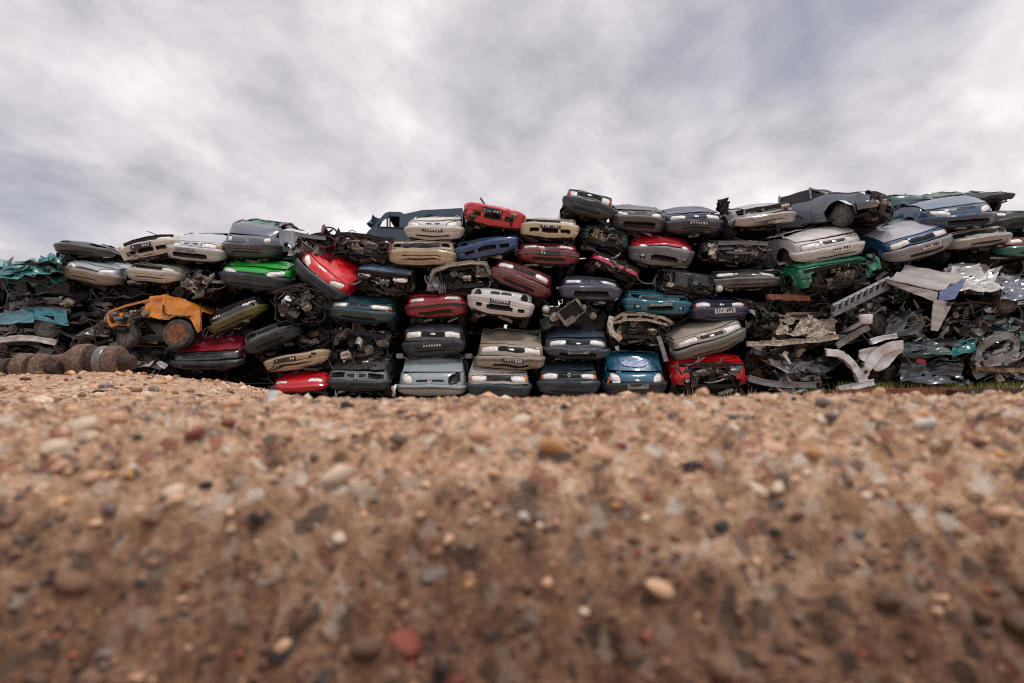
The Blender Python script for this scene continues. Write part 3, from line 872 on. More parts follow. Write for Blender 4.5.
def ground_z(x, y):
    # foreground ledge: its lip wanders in and out
    lip = .05 * fbm(x * 2.2 + 3, x * 0 + 1.5, 3) + .03 * np.clip(np.abs(x) - .3, 0, 2)
    near = smooth(2.2, 1.2, y)
    yy = y + lip * near
    z = np.interp(yy, _py, _pz)
    rid = lambda f, o=0: (1 - np.abs(2.6 * vnoise(x * f + o, y * f + o * 2))) 
    z = z + near * (.020 * np.clip(x, -1.2, 1.2) * smooth(.55, .8, y) * .35 + .014 * fbm(x * 6, y * 6, 3) * smooth(1.6, .7, y) + (.034 * fbm(x * 13, y * 13, 2) + .032 * (rid(27, 3) - .6) * (vnoise(x * 9, y * 9) > -.15) + .012 * np.maximum(vnoise(x * 42 + 7, y * 42), 0)) * (.4 + .6 * smooth(1.1, .7, y)) + .010 * fbm(x * 62, y * 62, 2))
    # low rough mound to the left, in front of the axle parts
    left = smooth(-1.35, -2.75, x + .12 * (y - 5)) * smooth(2.2, 4.4, y) * smooth(8.2, 5.6, y)
    z = z + left * (.25 + .05 * smooth(-2.6, -3.0, x) * smooth(-4.4, -3.4, x)) + (.03 * fbm(x * 1.3, y * 1.3, 4) * left)
    mid = smooth(1.5, 3, y) * smooth(40, 20, y)
    z = z + mid * (.03 * fbm(x * 1.1 + 8, y * 1.1, 4) + .02 * fbm(x * 5, y * 5, 3))
    # slightly raised strip along the right end of the pile
    z = z + .22 * smooth(6.0, 7.6, x) * smooth(11.5, 13.2, y) * smooth(60, 30, y)
    return z


def axis_pts(core0, core1, step, outs):
    c = list(np.arange(core0, core1 + 1e-6, step)); s = step
    x = core1; r = []
    while x < outs[1]: s = min(s * 1.055, max(.12, (x - core1) * .09)); x += s; r.append(x)
    s = step; x = core0; l = []
    while x > outs[0]: s = min(s * 1.055, max(.12, (core0 - x) * .09)); x -= s; l.append(x)
    return np.array(l[::-1] + c + r)


def ground():
    m = bpy.data.materials.new('sandy_gravel_ground')
    nt, N, L, bs = nodes_of(m)
    tc = N('ShaderNodeTexCoord')

    def noise(s, d, r=.6):
        n = N('ShaderNodeTexNoise'); n.inputs['Scale'].default_value = s; n.inputs['Detail'].default_value = d; n.inputs['Roughness'].default_value = r
        L(tc.outputs['Object'], n.inputs['Vector']); return n.outputs[0]
    a, b, c = noise(2.2, 6), noise(30, 6, .7), noise(170, 3, .6)
    r1 = N('ShaderNodeValToRGB'); L(b, r1.inputs[0]); e = r1.color_ramp.elements
    e[0].position = .33; e[0].color = lin(104, 78, 60); e[1].position = .68; e[1].color = lin(255, 228, 200)
    x = e.new(.5); x.color = lin(216, 176, 144)
    r2 = N('ShaderNodeValToRGB'); L(c, r2.inputs[0]); e = r2.color_ramp.elements
    e[0].position = .36; e[0].color = lin(186, 170, 156); e[1].position = .62; e[1].color = (1, 1, 1, 1)
    mx = N('ShaderNodeMix'); mx.data_type = 'RGBA'; mx.blend_type = 'MULTIPLY'; mx.inputs[0].default_value = .7
    L(r1.outputs[0], mx.inputs[6]); L(r2.outputs[0], mx.inputs[7])
    r3 = N('ShaderNodeValToRGB'); L(a, r3.inputs[0]); e = r3.color_ramp.elements
    e[0].position = .35; e[0].color = lin(234, 222, 212); e[1].position = .62; e[1].color = (1, 1, 1, 1)
    m2 = N('ShaderNodeMix'); m2.data_type = 'RGBA'; m2.blend_type = 'MULTIPLY'; m2.inputs[0].default_value = .8
    L(mx.outputs[2], m2.inputs[6]); L(r3.outputs[0], m2.inputs[7])
    # embedded grains of other colours
    vo = N('ShaderNodeTexVoronoi'); vo.inputs['Scale'].default_value = 62; L(tc.outputs['Object'], vo.inputs['Vector'])
    sp = N('ShaderNodeSeparateColor'); L(vo.outputs['Color'], sp.inputs[0])
    r4 = N('ShaderNodeValToRGB'); L(sp.outputs[0], r4.inputs[0]); r4.color_ramp.interpolation = 'CONSTANT'
    e = r4.color_ramp.elements; e[0].position = 0; e[0].color = lin(70, 66, 66); e[1].position = .2; e[1].color = lin(206, 188, 168)
    for p_, c_ in ((.45, (150, 92, 76)), (.6, (186, 146, 110)), (.8, (120, 104, 96)), (.9, (228, 216, 202))): q = e.new(p_); q.color = lin(*c_)
    th = N('ShaderNodeMath'); th.operation = 'GREATER_THAN'; L(sp.outputs[1], th.inputs[0]); th.inputs[1].default_value = .72
    ft = N('ShaderNodeMath'); ft.operation = 'MULTIPLY'; L(th.outputs[0], ft.inputs[0]); ft.inputs[1].default_value = .7
    m3 = N('ShaderNodeMix'); m3.data_type = 'RGBA'; L(ft.outputs[0], m3.inputs[0]); L(m2.outputs[2], m3.inputs[6]); L(r4.outputs[0], m3.inputs[7])
    # shade of the bank below the lip painted into the colour: browner, ragged boundary
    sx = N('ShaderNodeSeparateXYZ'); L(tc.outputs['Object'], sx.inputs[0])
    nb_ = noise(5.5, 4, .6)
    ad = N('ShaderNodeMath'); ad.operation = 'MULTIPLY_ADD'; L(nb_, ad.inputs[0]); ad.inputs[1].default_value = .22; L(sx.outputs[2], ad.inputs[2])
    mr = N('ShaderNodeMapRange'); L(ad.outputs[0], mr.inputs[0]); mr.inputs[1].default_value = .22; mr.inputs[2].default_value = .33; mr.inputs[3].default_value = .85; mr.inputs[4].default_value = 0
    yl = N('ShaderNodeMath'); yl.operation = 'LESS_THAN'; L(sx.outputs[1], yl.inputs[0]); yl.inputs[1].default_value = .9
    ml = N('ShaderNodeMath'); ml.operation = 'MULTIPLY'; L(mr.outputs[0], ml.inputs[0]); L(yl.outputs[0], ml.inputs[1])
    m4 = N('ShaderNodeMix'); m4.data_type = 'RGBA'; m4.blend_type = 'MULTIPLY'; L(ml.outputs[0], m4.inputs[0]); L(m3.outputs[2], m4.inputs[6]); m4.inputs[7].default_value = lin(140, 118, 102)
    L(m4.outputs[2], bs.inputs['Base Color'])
    bs.inputs['Roughness'].default_value = .9
    b1 = N('ShaderNodeBump'); b1.inputs['Strength'].default_value = .9; b1.inputs['Distance'].default_value = .03; L(b, b1.inputs['Height'])
    b2 = N('ShaderNodeBump'); b2.inputs['Strength'].default_value = .6; b2.inputs['Distance'].default_value = .003; L(c, b2.inputs['Height']); L(b1.outputs[0], b2.inputs['Normal'])
    L(b2.outputs[0], bs.inputs['Normal'])
    xs = axis_pts(-.85, .85, .0055, (-3000, 3000)); ys = axis_pts(.34, 1.35, .0055, (-60, 4000))
    X, Yy = np.meshgrid(xs, ys)
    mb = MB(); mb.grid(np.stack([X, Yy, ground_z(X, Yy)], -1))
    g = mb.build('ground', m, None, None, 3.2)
    return tag(g, kind='structure')


GROUND = ground()
_icos = {}


def stone_mesh(seed, sub):
    import bmesh
    bm = bmesh.new(); bmesh.ops.create_icosphere(bm, subdivisions=sub, radius=1)
    V = np.array([v.co[:] for v in bm.verts]); F = [tuple(v.index for v in f.verts) for f in bm.faces]; bm.free()
    rs = np.random.RandomState(seed)
    for _ in range(7):
        d = rs.randn(3); d /= np.linalg.norm(d); k = V @ d; c = rs.uniform(.45, .8)
        V = V - np.maximum(k - c, 0)[:, None] * d * .8
    V = V * np.array([rs.uniform(.8, 1.25), rs.uniform(.8, 1.2), rs.uniform(.55, .85)])
    return V, F


STONES = [stone_mesh(i, 2) for i in range(7)]
STONES1 = [stone_mesh(i + 20, 1) for i in range(5)]
PEB = {'tan': ((180, 138, 108), (236, 196, 162)), 'pale': ((196, 172, 148), (240, 220, 196)), 'grey': ((96, 86, 82), (142, 128, 118)), 'dark': ((34, 32, 34), (66, 60, 60)),
       'red': ((116, 58, 46), (164, 92, 76)), 'ochre': ((176, 124, 72), (216, 170, 118)), 'brown': ((104, 76, 58), (158, 120, 94)), 'white': ((196, 186, 174), (230, 222, 212))}
PEB['shade_brown'] = ((84, 62, 49), (126, 96, 77))
PMATS = {k: stuffmat('pebble_' + k, v[0], v[1], .75, 0, 60, .4) for k, v in PEB.items()}
PKEYS = ['tan'] * 14 + ['pale'] * 4 + ['grey'] * 2 + ['dark'] + ['red'] + ['ochre'] * 2 + ['brown'] * 8


BANK_SHADE = ['brown'] * 10 + ['tan'] * 2 + ['grey', 'dark', 'red', 'shade_brown', 'shade_brown', 'shade_brown', 'shade_brown', 'shade_brown', 'shade_brown']  # darker pebbles low on the bank, carrying on the shade painted into the soil


def pebbles():
    rs = np.random.RandomState(5)
    base = []
    for V, F in STONES:
        m = MB(); m.add(V, F); base.append(m.mesh('pebble', None, .9))
    byk = {}
    spots = []
    # named stones one can pick out (pixel, size px, colour): the pixel only gives the direction, the ledge gives the depth
    for (px, py, sp, k) in ((693, 469, 17, 'dark'), (258, 529, 15, 'dark'), (775, 545, 12, 'dark'), (141, 592, 11, 'dark'), (205, 489, 12, 'dark'), (399, 447, 17, 'grey'), (195, 437, 16, 'red'), (228, 424, 12, 'red'), (555, 452, 26, 'ochre'),
                            (620, 448, 12, 'red'), (648, 500, 10, 'red'), (735, 432, 15, 'pale'), (812, 458, 16, 'ochre'), (925, 429, 18, 'white'), (940, 452, 14, 'pale'), (520, 425, 20, 'pale'), (312, 462, 12, 'grey'), (540, 520, 12, 'grey'),
                            (340, 545, 12, 'pale'), (470, 590, 10, 'ochre'), (860, 540, 12, 'grey'), (60, 470, 16, 'tan'), (110, 520, 14, 'grey'), (90, 440, 14, 'pale'), (640, 560, 9, 'red'), (585, 620, 10, 'pale'), (300, 620, 10, 'brown'), (830, 420, 12, 'grey'),
                            (975, 500, 14, 'brown'), (720, 530, 14, 'dark'), (185, 590, 9, 'red'), (420, 520, 11, 'tan'), (456, 500, 12, 'brown'), (522, 524, 11, 'white'), (22, 540, 10, 'grey')):
        for Yt in np.arange(.36, 2.0, .004):
            p = P(px, py, Yt)
            if p[2] <= ground_z(np.array(p[0]), np.array(p[1])): break
        spots.append((p[0], p[1], sp * p[1] / FP * .62, k))
    n = 0
    while n < 200:
        y = .44 + 1.0 * rs.rand() ** 1.6; x = rs.uniform(-1, 1) * (.15 + y * .92)
        spots.append((x, y, rs.uniform(.006, .018), (BANK_SHADE if y < .57 else PKEYS)[rs.randint(21)])); n += 1
    for i, (x, y, r, k) in enumerate(spots):
        me0 = (i % 7, k)
        if me0 not in byk:
            me = base[i % 7].copy(); me.materials.append(PMATS[k]); byk[me0] = me
        o = obj('pebble', byk[me0], None, GROUND)
        o.location = (x, y, float(ground_z(np.array(x), np.array(y))) + r * .18)
        o.scale = (r, r, r); o.rotation_euler = tuple(rs.uniform(-.5, .5, 2)) + (rs.uniform(0, 6.28),)
    # the uncounted rest, one joined object per tone would split the gravel: colours by face material
    me = MB(); mid = []
    keys = list(PMATS)
    ptsA = []
    for i in range(8000):
        y = .42 + 1.3 * rs.rand() ** 1.5; ptsA.append((rs.uniform(-1, 1) * (.14 + y * .95), y, .0016 + .006 * rs.rand() ** 2.4, STONES1))
    for i in range(5200):
        y = 1.6 + 12.0 * rs.rand() ** 1.3; ptsA.append((rs.uniform(-1, 1) * (.3 + y * .95), y, .006 + .034 * rs.rand() ** 3, STONES1))
    for i in range(700):
        ptsA.append((rs.uniform(-6.5, -1.4), rs.uniform(3.0, 6.0), .006 + .03 * rs.rand() ** 3, STONES1))
    xa = np.array([p[0] for p in ptsA]); ya = np.array([p[1] for p in ptsA]); za = ground_z(xa, ya)
    for (x, y, r, st), z in zip(ptsA, za):
        V, F = st[rs.randint(len(st))]
        a = rs.uniform(0, 6.28); c, s = math.cos(a), math.sin(a)
        V = V * r * rs.uniform(.75, 1.3, 3); V = np.stack([V[:, 0] * c - V[:, 1] * s, V[:, 0] * s + V[:, 1] * c, V[:, 2]], -1)
        me.add(V + np.array([x, y, z + r * .15]), F); mid += [keys.index(BANK_SHADE[rs.randint(len(BANK_SHADE))] if y < .57 else PKEYS[rs.randint(len(PKEYS))])] * len(F)
    g = me.mesh('gravel', None, .9)
    for k in keys: g.materials.append(PMATS[k])
    g.polygons.foreach_set('material_index', mid)
    tag(obj('gravel', g, None), 'loose tan and grey gravel strewn over the sandy ground', 'gravel', kind='stuff')


pebbles()


def grass():
    rs = np.random.RandomState(3); m = MB(); mid = []
    mats = [stuffmat('grass_green', (92, 108, 38), (164, 176, 74), .7, 0, 20), stuffmat('grass_dry', (128, 108, 66), (182, 160, 108), .8, 0, 20)]
    def tuft(x, y, n, hgt, dry, sp=.12):
        for _ in range(n):
            bx, by = x + rs.normal(0, sp), y + rs.normal(0, .09); z = float(ground_z(np.array(bx), np.array(by))) - .01
            a = rs.uniform(0, 6.28); hh = hgt * rs.uniform(.4, 1.2); ln = rs.uniform(.1, .6) * hh; w = rs.uniform(.003, .007)
            dx, dy = math.cos(a) * ln, math.sin(a) * ln; wx, wy = -math.sin(a) * w, math.cos(a) * w
            m.add([(bx - wx, by - wy, z), (bx + wx, by + wy, z), (bx + dx * .4 + wx * .7, by + dy * .4 + wy * .7, z + hh * .6), (bx + dx * .4 - wx * .7, by + dy * .4 - wy * .7, z + hh * .6), (bx + dx, by + dy, z + hh)], [(0, 1, 2, 3), (3, 2, 4)])
            mid.extend([1 if rs.rand() < dry else 0] * 2)
    for px, n, hgt, dry in ((605, 40, .16, .3), (618, 30, .14, .5), (640, 46, .16, .6), (655, 40, .2, .7), (676, 40, .24, .8), (690, 26, .3, .9), (715, 30, .2, .8), (735, 36, .3, .85), (748, 30, .3, .8), (756, 40, .16, .2), (770, 46, .15, .15), (785, 22, .12, .3), (800, 36, .18, .6), (812, 46, .2, .6), (822, 40, .18, .5),
                            (548, 16, .14, .5), (560, 20, .12, .4), (590, 24, .14, .3), (500, 12, .12, .7), (470, 12, .12, .8)):
        p = P(px, 398, 13.1); tuft(p[0], 13.1 + rs.uniform(-.15, .1), n, hgt, dry)
    for px in range(838, 1030, 4):
        p = P(px, 388, 13.55); tuft(p[0], 13.5 + rs.uniform(-.12, .12), 44, .24, .15 + .25 * rs.rand(), .1)
    g = m.mesh('grass', None, 3)
    for k in mats: g.materials.append(k)
    g.polygons.foreach_set('material_index', mid)
    tag(obj('grass', g, None), 'short weeds and dry grass along the foot of the pile', 'grass', kind='stuff')


grass()


def foot_debris():
    rs = np.random.RandomState(12); m = MB(); mid = []
    mats = [BLACK, PLASTIC_G, STEEL, RUSTD, PALE, REDLENS, SHARD, PLASTIC]
    for i in range(420):
        x = rs.uniform(-8.5, 7.4); y = rs.uniform(12.6, 13.6) if i % 3 else rs.uniform(11.5, 13); z = float(ground_z(np.array(x), np.array(y)))
        n0 = len(m.F); s_ = .02 + .1 * rs.rand() ** 2
        if rs.rand() < .6: m.grid(sheet(s_ * rs.uniform(1, 3), s_ * 1.4, i, s_ * .25, 4, 4) @ np.array(Euler(tuple(rs.uniform(-.7, .7, 3))).to_matrix()).T + np.array([x, y, z + s_ * .4]), None, .004)
        else: m.box((x, y, z + s_ * .3), (s_ * 2, s_, s_ * .7), tuple(rs.uniform(-.6, .6, 3)), .3)
        mid += [rs.randint(len(mats))] * (len(m.F) - n0)
    g = m.mesh('debris', None, .6)
    for k in mats: g.materials.append(k)
    g.polygons.foreach_set('material_index', mid)
    tag(obj('debris', g, None), 'small broken bits of plastic and metal strewn along the foot of the pile', 'debris', kind='stuff')


foot_debris()


# ---------------------------------------------------------------- the pile, car by car
NAVY, SILVER, WHITE, CREAM, MAROON, RED = (26, 38, 70), (172, 178, 184), (214, 212, 208), (206, 190, 162), (112, 22, 38), (202, 20, 36)
# first column from the black car to the blue van
car('silver blue car with round headlights and a diamond badge, on the ground', 430, 386, 68, 25, 0, 13.6, (156, 168, 176), lights='cat', grille='split', badge=('diamond', .62, 1.2), bump=(156, 168, 176), bz=.42, intake='none', rise=.36, pitch=3, glass=1, mirror=True, lampb='socket', strip=PLASTIC, n=2.5, amp=.02, dirt=.3, wheels=2, hl=.85)
car('dark grey car with wide pale headlights, on the silver blue car', 433, 344, 62, 28, 0, 13.9, (58, 62, 68), lights='wide', grille='wide', badge=('oval', .83, .9), bump=PLASTIC, plate=PLATE, intake='slits', glass=.2, rise=.2, pitch=5)
car('dark red car with a grey bumper stripe, below the stripped silver wreck', 435, 307, 62, 24, 1, 14.0, (150, 24, 42), lights='slim', grille='none', intake='slot', strip=PLASTIC, bz=.6, glass=.2, indicator=REDLENS, dirt=.3)
t, D, sf, d = car('stripped silver wreck without nose or hood, above the dark red car', 459, 280, 64, 27, 5, 13.95, (150, 148, 142), nose=False, bumper=False, hood=False, lights=None, grille='none', engine=4, seed=301, wheels=1, roof=True, glass=0)
m = MB(); m.beam([(-.72, .1, .3), (-.6, .0, .5), (-.2, -.06, .6), (.3, -.06, .62), (.68, .02, .58), (.76, .1, .3)], .12, .09); m.build('bumper_beam', PALE, t)
m = MB(); m.grid(sheet(.34, .34, 8, .03) @ np.array(Euler((1.4, .1, .2)).to_matrix()).T + np.array([.6, .0, .42]), None, .01); m.build('torn_panel', STEEL, t)
m = MB(); m.grid(sheet(.3, .36, 18, .03) @ np.array(Euler((1.4, .1, -.2)).to_matrix()).T + np.array([-.66, .0, .2]), None, .01); m.build('torn_panel', PLASTIC_G, t)
car('cream car with empty headlight sockets, under the small white hatchback', 421, 254, 68, 27, 0, 13.85, CREAM, lights='slim', lamp='socket', grille='full', intake='slits', badge=('oval', .55, .8), bump=(196, 178, 148), bz=.58, rise=.1, glass=0, dirt=.4)
car('small white hatchback with a dark plate, in front of the blue van', 433, 231, 57, 21, 0, 13.95, WHITE, lights='oval', grille='narrow', badge=('oval', .87, .8), plate=PLATE, intake='thin', bz=.62, pitch=8, glass=.2, dirt=.18, rise=.16, L=1.5)
# second column
car('pale grey car with a blue grey bumper, on the ground beside the silver blue car', 498, 386.5, 63, 25, 0, 13.6, (186, 182, 174), lights='wide', indicator=AMBER, grille='full', bump=PLASTIC_B, bz=.5, intake='none', rise=.33, glass=1, pitch=4, dirt=.6)
car('champagne saloon with a dark plate and chrome oval in its grille', 511, 359, 69, 26, -2, 13.7, (170, 158, 144), lights='wide', grille='wide', badge=('oval', .82, .8), plate=(PLATE, .06), intake='slot', rise=.3, pitch=7, glass=1, dirt=.25, strip=PLASTIC_G)
car('white car with two empty round headlight holes and split grille', 500, 304, 66, 28, -7, 13.7, (216, 216, 216), lights='round', lamp='socket', grille='twin', plate=PLATE, bz=.66, intake='two', rise=.08, n=2.3, bow=.42, glass=.1, dirt=.15, wheels=1)
car('maroon car sloping down to the right above the white round lamp car', 522, 279, 62, 25, -20, 13.85, (118, 24, 44), lights='wide', grille='wide', strip=PLASTIC_G, intake='slot', glass=0, rise=.1)
car('bright blue car missing its headlights, tilted up to the right', 487, 247, 64, 21, 9, 13.9, (34, 80, 138), lights='slim', lamp='socket', grille='full', intake='three', bz=.72, rise=.12, glass=.2, hood=False, dirt=.25, hoodcol=(18, 20, 26))
t, D, sf, d = car('pinkish red car sloping right, topmost beside the blue van', 493, 217, 62, 22, -9, 13.9, (214, 34, 54), lights=None, grille='none', intake='three', bz=.96, rise=.1, plate=(PLATE, -.05), hood=False, amp=.03, dirt=.15, nose=False, engine=3, hoodcol=(110, 22, 34))
# third column
car('dark teal grey car on the ground with a round badge', 569, 384.5, 61, 26, 0, 13.6, (34, 58, 72), lights='wide', indicator=AMBER, grille='full', badge=('letters', .8, .9), bump=PLASTIC_B, bz=.56, intake='thin', rise=.24, glass=.6, pitch=3)
car('dark blue grey car with a raised hood edge and oval badge', 578, 351, 64, 22, 0, 13.75, (54, 74, 90), lights='wide', grille='wide', badge=('oval', .82, .8), plate=(PLATEG, 0), bump=(58, 76, 90), intake='wide', rise=.26, pitch=8, glass=.1)
car('navy car with twin slot grille above the loose radiator', 592, 290, 60, 24, -4, 13.85, (44, 56, 92), lights='slim', grille='twin', intake='wide', bz=.6, bump=(74, 84, 108), fogs=1, rise=.1, glass=.2, n=2.4)
car('maroon car with a dark plate under the cream top row car', 549, 254, 61, 22, -3, 13.95, (124, 30, 50), lights='slim', indicator=REDLENS, grille='narrow', plate=(PLATE, .04), strip=PLASTIC_G, intake='slot', bz=.64, glass=.2)
car('cream car with black hood edge and dark plate in the top row', 550, 229, 58, 23, -4, 13.95, (216, 206, 180), lights='slim', lamp='socket', lampb='glass', grille='full', plate=(PLATE, .02), intake='three', bz=.66, rise=.1, glass=0, dirt=.25)
car('boxy black hatchback with square lamps perched highest on the pile', 589, 204, 50, 27, -14, 14.0, (34, 38, 46), lights='square', grille='full', badge=('oval', .78, .9), bump=PLASTIC, intake='thin', bz=.55, n=5, bow=.2, rise=.12, glass=0, pitch=-6, indicator=REDLENS, slats=2)
# fourth column
t, D, sf, (hw, h, pl, bz) = car('small teal car with airbrushed hood and amber lamps, on the ground', 638, 386, 62, 26, 0, 13.6, (12, 98, 130), lights='cat', indicator=AMBER, grille='none', badge=('oval', .66, .9), plate=(PLATEG, 0), bump=PLASTIC, bz=.56, intake='none', rise=.42, hl=.7, glass=1, n=2.3, bow=.4, pitch=5, amp=.02, dirt=.2)
m = MB()
for i, (x0, w_, l_, sd) in enumerate(((-.12, .42, .16, 4), (.14, .34, .14, 9))):
    pass
U, V = np.meshgrid(np.linspace(-1, 1, 41), np.linspace(0, 1, 21))
G = np.stack([U * .38 * (1 - .12 * V), .2 + V * .3, 0 * U], -1); G[..., 2] = h + .42 * (1 - (1 - np.clip((G[..., 1] - .12) / .58, 0, 1)) ** 1.5) - .05 * np.abs(U * .5) ** 3 + .06
AIRB = bpy.data.materials.new('airbrushed_hood_art'); nt, N_, L_, bs = nodes_of(AIRB)
tc = N_('ShaderNodeTexCoord'); no = N_('ShaderNodeTexNoise'); no.inputs['Scale'].default_value = 5; no.inputs['Detail'].default_value = 4; no.inputs['Distortion'].default_value = 2.0; L_(tc.outputs['Object'], no.inputs[0])
rp = N_('ShaderNodeValToRGB'); L_(no.outputs[0], rp.inputs[0]); e = rp.color_ramp.elements
e[0].position = .36; e[0].color = lin(40, 100, 170); e[1].position = .64; e[1].color = lin(20, 130, 160); q = e.new(.46); q.color = lin(120, 116, 170); q = e.new(.54); q.color = lin(170, 176, 204)
L_(rp.outputs[0], bs.inputs['Base Color']); bs.inputs['Roughness'].default_value = .35
m.grid(G, (U[:-1, :-1] + U[1:, 1:]) ** 2 / 4 + ((V[:-1, :-1] + V[1:, 1:]) - 1) ** 2 < .95, .004); m.build('hood_artwork', AIRB, t, D)
t, D, sf, d = car('pale stripped front frame with a bumper strip hanging down, over the teal airbrushed car', 642, 330, 62, 28, -4, 13.8, (120, 108, 92), nose=False, bumper=False, hood=False, lights=None, grille='none', engine=6, seed=77, wheels=1, glass=0, rise=.05)
m = MB(); m.beam([(-.72, .08, .42), (-.5, 0, .58), (0, -.04, .62), (.5, 0, .56), (.76, .1, .46)], .08, .07)
m.beam([(-.7, .06, .36), (-.4, -.03, .45), (.1, -.05, .48), (.6, .0, .4)], .06, .06)
for x in (-.45, -.1, .3): m.beam([(x, .0, .44), (x + .03, -.02, .6)], .05, .09)
m.build('front_frame', PALE, t)
m = MB(); m.beam([(-.76, .02, .5), (-.8, -.06, .3), (-.74, -.1, .1), (-.52, -.12, -.06)], .13, .07, up=(0, 1, 0)); m.build('hanging_bumper_strip', PALE, t)
m = MB(); m.beam([(.4, -.02, .1), (.5, -.08, -.2), (.6, -.1, -.5)], .1, .07, up=(0, 1, 0)); m.build('hanging_rail', STEEL, t)
car('turquoise blue car without lamps, above the pale stripped frame', 660, 305, 66, 22, -4, 13.85, (26, 116, 142), lights='slim', lamp='socket', grille='full', plate=(PLATEG, .0), intake='two', fogs=.9, bz=.66, rise=.1, glass=0, dirt=.3, strip=None)
car('crimson car nose torn into a narrow bar sloping down right', 617, 266, 54, 11, -24, 13.85, (176, 24, 54), lights='slim', grille='full', bumper=False, bz=.1, intake='none', rise=.1, hood=True, engine=2, glass=.2, wheels=1, lamp='glass', hoodcol=(40, 14, 20))
car('dark teal car with a crumpled open hood in the upper middle', 606, 240, 50, 18, -14, 14.1, (40, 100, 104), nose='open', bumper=False, lights=None, grille='none', engine=4, rise=.22, pitch=8, amp=.06, frontamp=.8, glass=.4, wheels=1)
car('red car with a rounded grey bumper and two fog lamps', 665, 255, 64, 25, -4, 13.85, (190, 24, 42), lights='small', indicator=REDLENS, grille='none', bump=(112, 122, 130), fogs=1, intake='two', bz=.8, n=2.2, bow=.46, rise=.22, pitch=9, glass=.2, dirt=.25)
car('dark grey rounded car in the top row beside the navy one', 640, 222, 55, 23, -5, 14.0, (74, 78, 80), lights='drop', grille='narrow', intake='wide', bz=.66, n=2.2, bow=.44, rise=.2, pitch=8, glass=.8)
# fifth column
t, D, sf, (hw, h, pl, bz) = car('bright red car without bumper showing its engine, on the ground', 713, 379, 74, 31, 0, 13.55, (214, 20, 32), nose='open', bumper=False, lights=None, grille='none', engine=9, rise=.16, pitch=6, wheels=1, glass=.6, amp=.02, dirt=.15, seed=42, fm=GREASE)
for x in (-.62, .62):
    m = MB(); m.lathe([(-.03, .03), (-.03, .06), (-.01, .075), (.03, .06)], 14, axis='y', c=(x, .02, h * .52)); m.box((x, .04, h * .52), (.12, .03, .14)); m.build('lamp_bracket', paint((214, 40, 66), .4, .2), t)
car('beige grey hatchback tilted up to the right on the red car', 713, 343, 76, 24, 17, 13.6, (176, 166, 152), lights='wide', grille='slot', badge=('oval', .82, .8), bump=(120, 118, 114), intake='thin', bz=.58, rise=.2, n=2.4, glass=.4, dirt=.3, pitch=9)
car('navy car with a round badge and pale plate under the grey wreck', 722, 311, 56, 22, 2, 13.8, (24, 40, 78), lights='wide', indicator=REDLENS, grille='full', badge=('letters', .84, .8), plate=(PLATEW, .05), bump=(30, 44, 78), intake='thin', bz=.6, rise=.12, glass=.2)
t, D, sf, d = car('black stripped wreck with an exposed radiator, left of the navy blue nose', 690, 284, 66, 24, -10, 13.9, (36, 40, 44), nose=False, bumper=False, hood=False, lights=None, grille='none', engine=9, seed=133, wheels=1, glass=0)
m = MB(); m.lathe([(-.06, .0001), (-.05, .07), (.0, .1), (.02, .1)], 14, axis='y', c=(.72, -.05, .2)); m.build('dangling_headlight', CHROME, t)
m = MB(); m.box((.1, .05, .3), (.95, .1, .34), (0, -.05, 0), .2); m.build('radiator_case', PLASTIC, t)
car('black nosed car with chrome V grille and white lamps', 748, 279, 68, 17, 1, 13.85, (22, 26, 36), lights='wide', grille='slot', bump=PLASTIC_G, intake='thin', bz=.5, rise=.1, glass=.1, slats=3, strip=PLASTIC)
t, D, sf, d = car('dark blue wreck with white torn lining at its left lamp', 738, 251, 70, 22, 0, 13.9, (26, 34, 60), lights='slim', lamp='socket', grille='wide', bumper=False, bz=.45, intake='none', engine=5, seed=91, rise=.14, glass=.1, badge=None)
m = MB(); m.grid(sheet(.2, .4, 5, .04) @ np.array(Euler((1.4, .2, .3)).to_matrix()).T + np.array([-.62, -.06, .2]), None, .01); m.build('torn_lining', TORN, t)
m = MB(); m.beam([(-.5, -.02, .36), (0, -.06, .37), (.74, .02, .36)], .1, .09); m.beam([(-.3, -.02, .14), (0, -.05, .12), (.5, .02, .14)], .06, .05); m.build('bumper_beam', PLASTIC_G, t)
car('navy blue car with intact headlights in the top row', 696, 223, 57, 21, 0, 14.0, (34, 48, 92), lights='wide', grille='wide', badge=('oval', .84, .8), plate=(PLATE, .05), bump=(48, 54, 74), intake='slits', bz=.6, rise=.2, pitch=7, glass=.3)
t, D, sf, d = car('silver grey wreck with torn up nose and bare wheel, top row', 768, 216, 68, 20, 9, 13.95, (178, 176, 172), lights='slim', lamp='socket', grille='full', intake='slits', bz=.5, rise=.14, yaw=6, engine=3, amp=.05, glass=.3, pitch=3, dirt=.35, L=2.0)
m = MB(); m.grid(sheet(.3, .5, 3, .06) @ np.array(Euler((1.0, .5, .3)).to_matrix()).T + np.array([-.75, .6, .68]), None, .012); m.build('buckled_fender', BLACK, t)
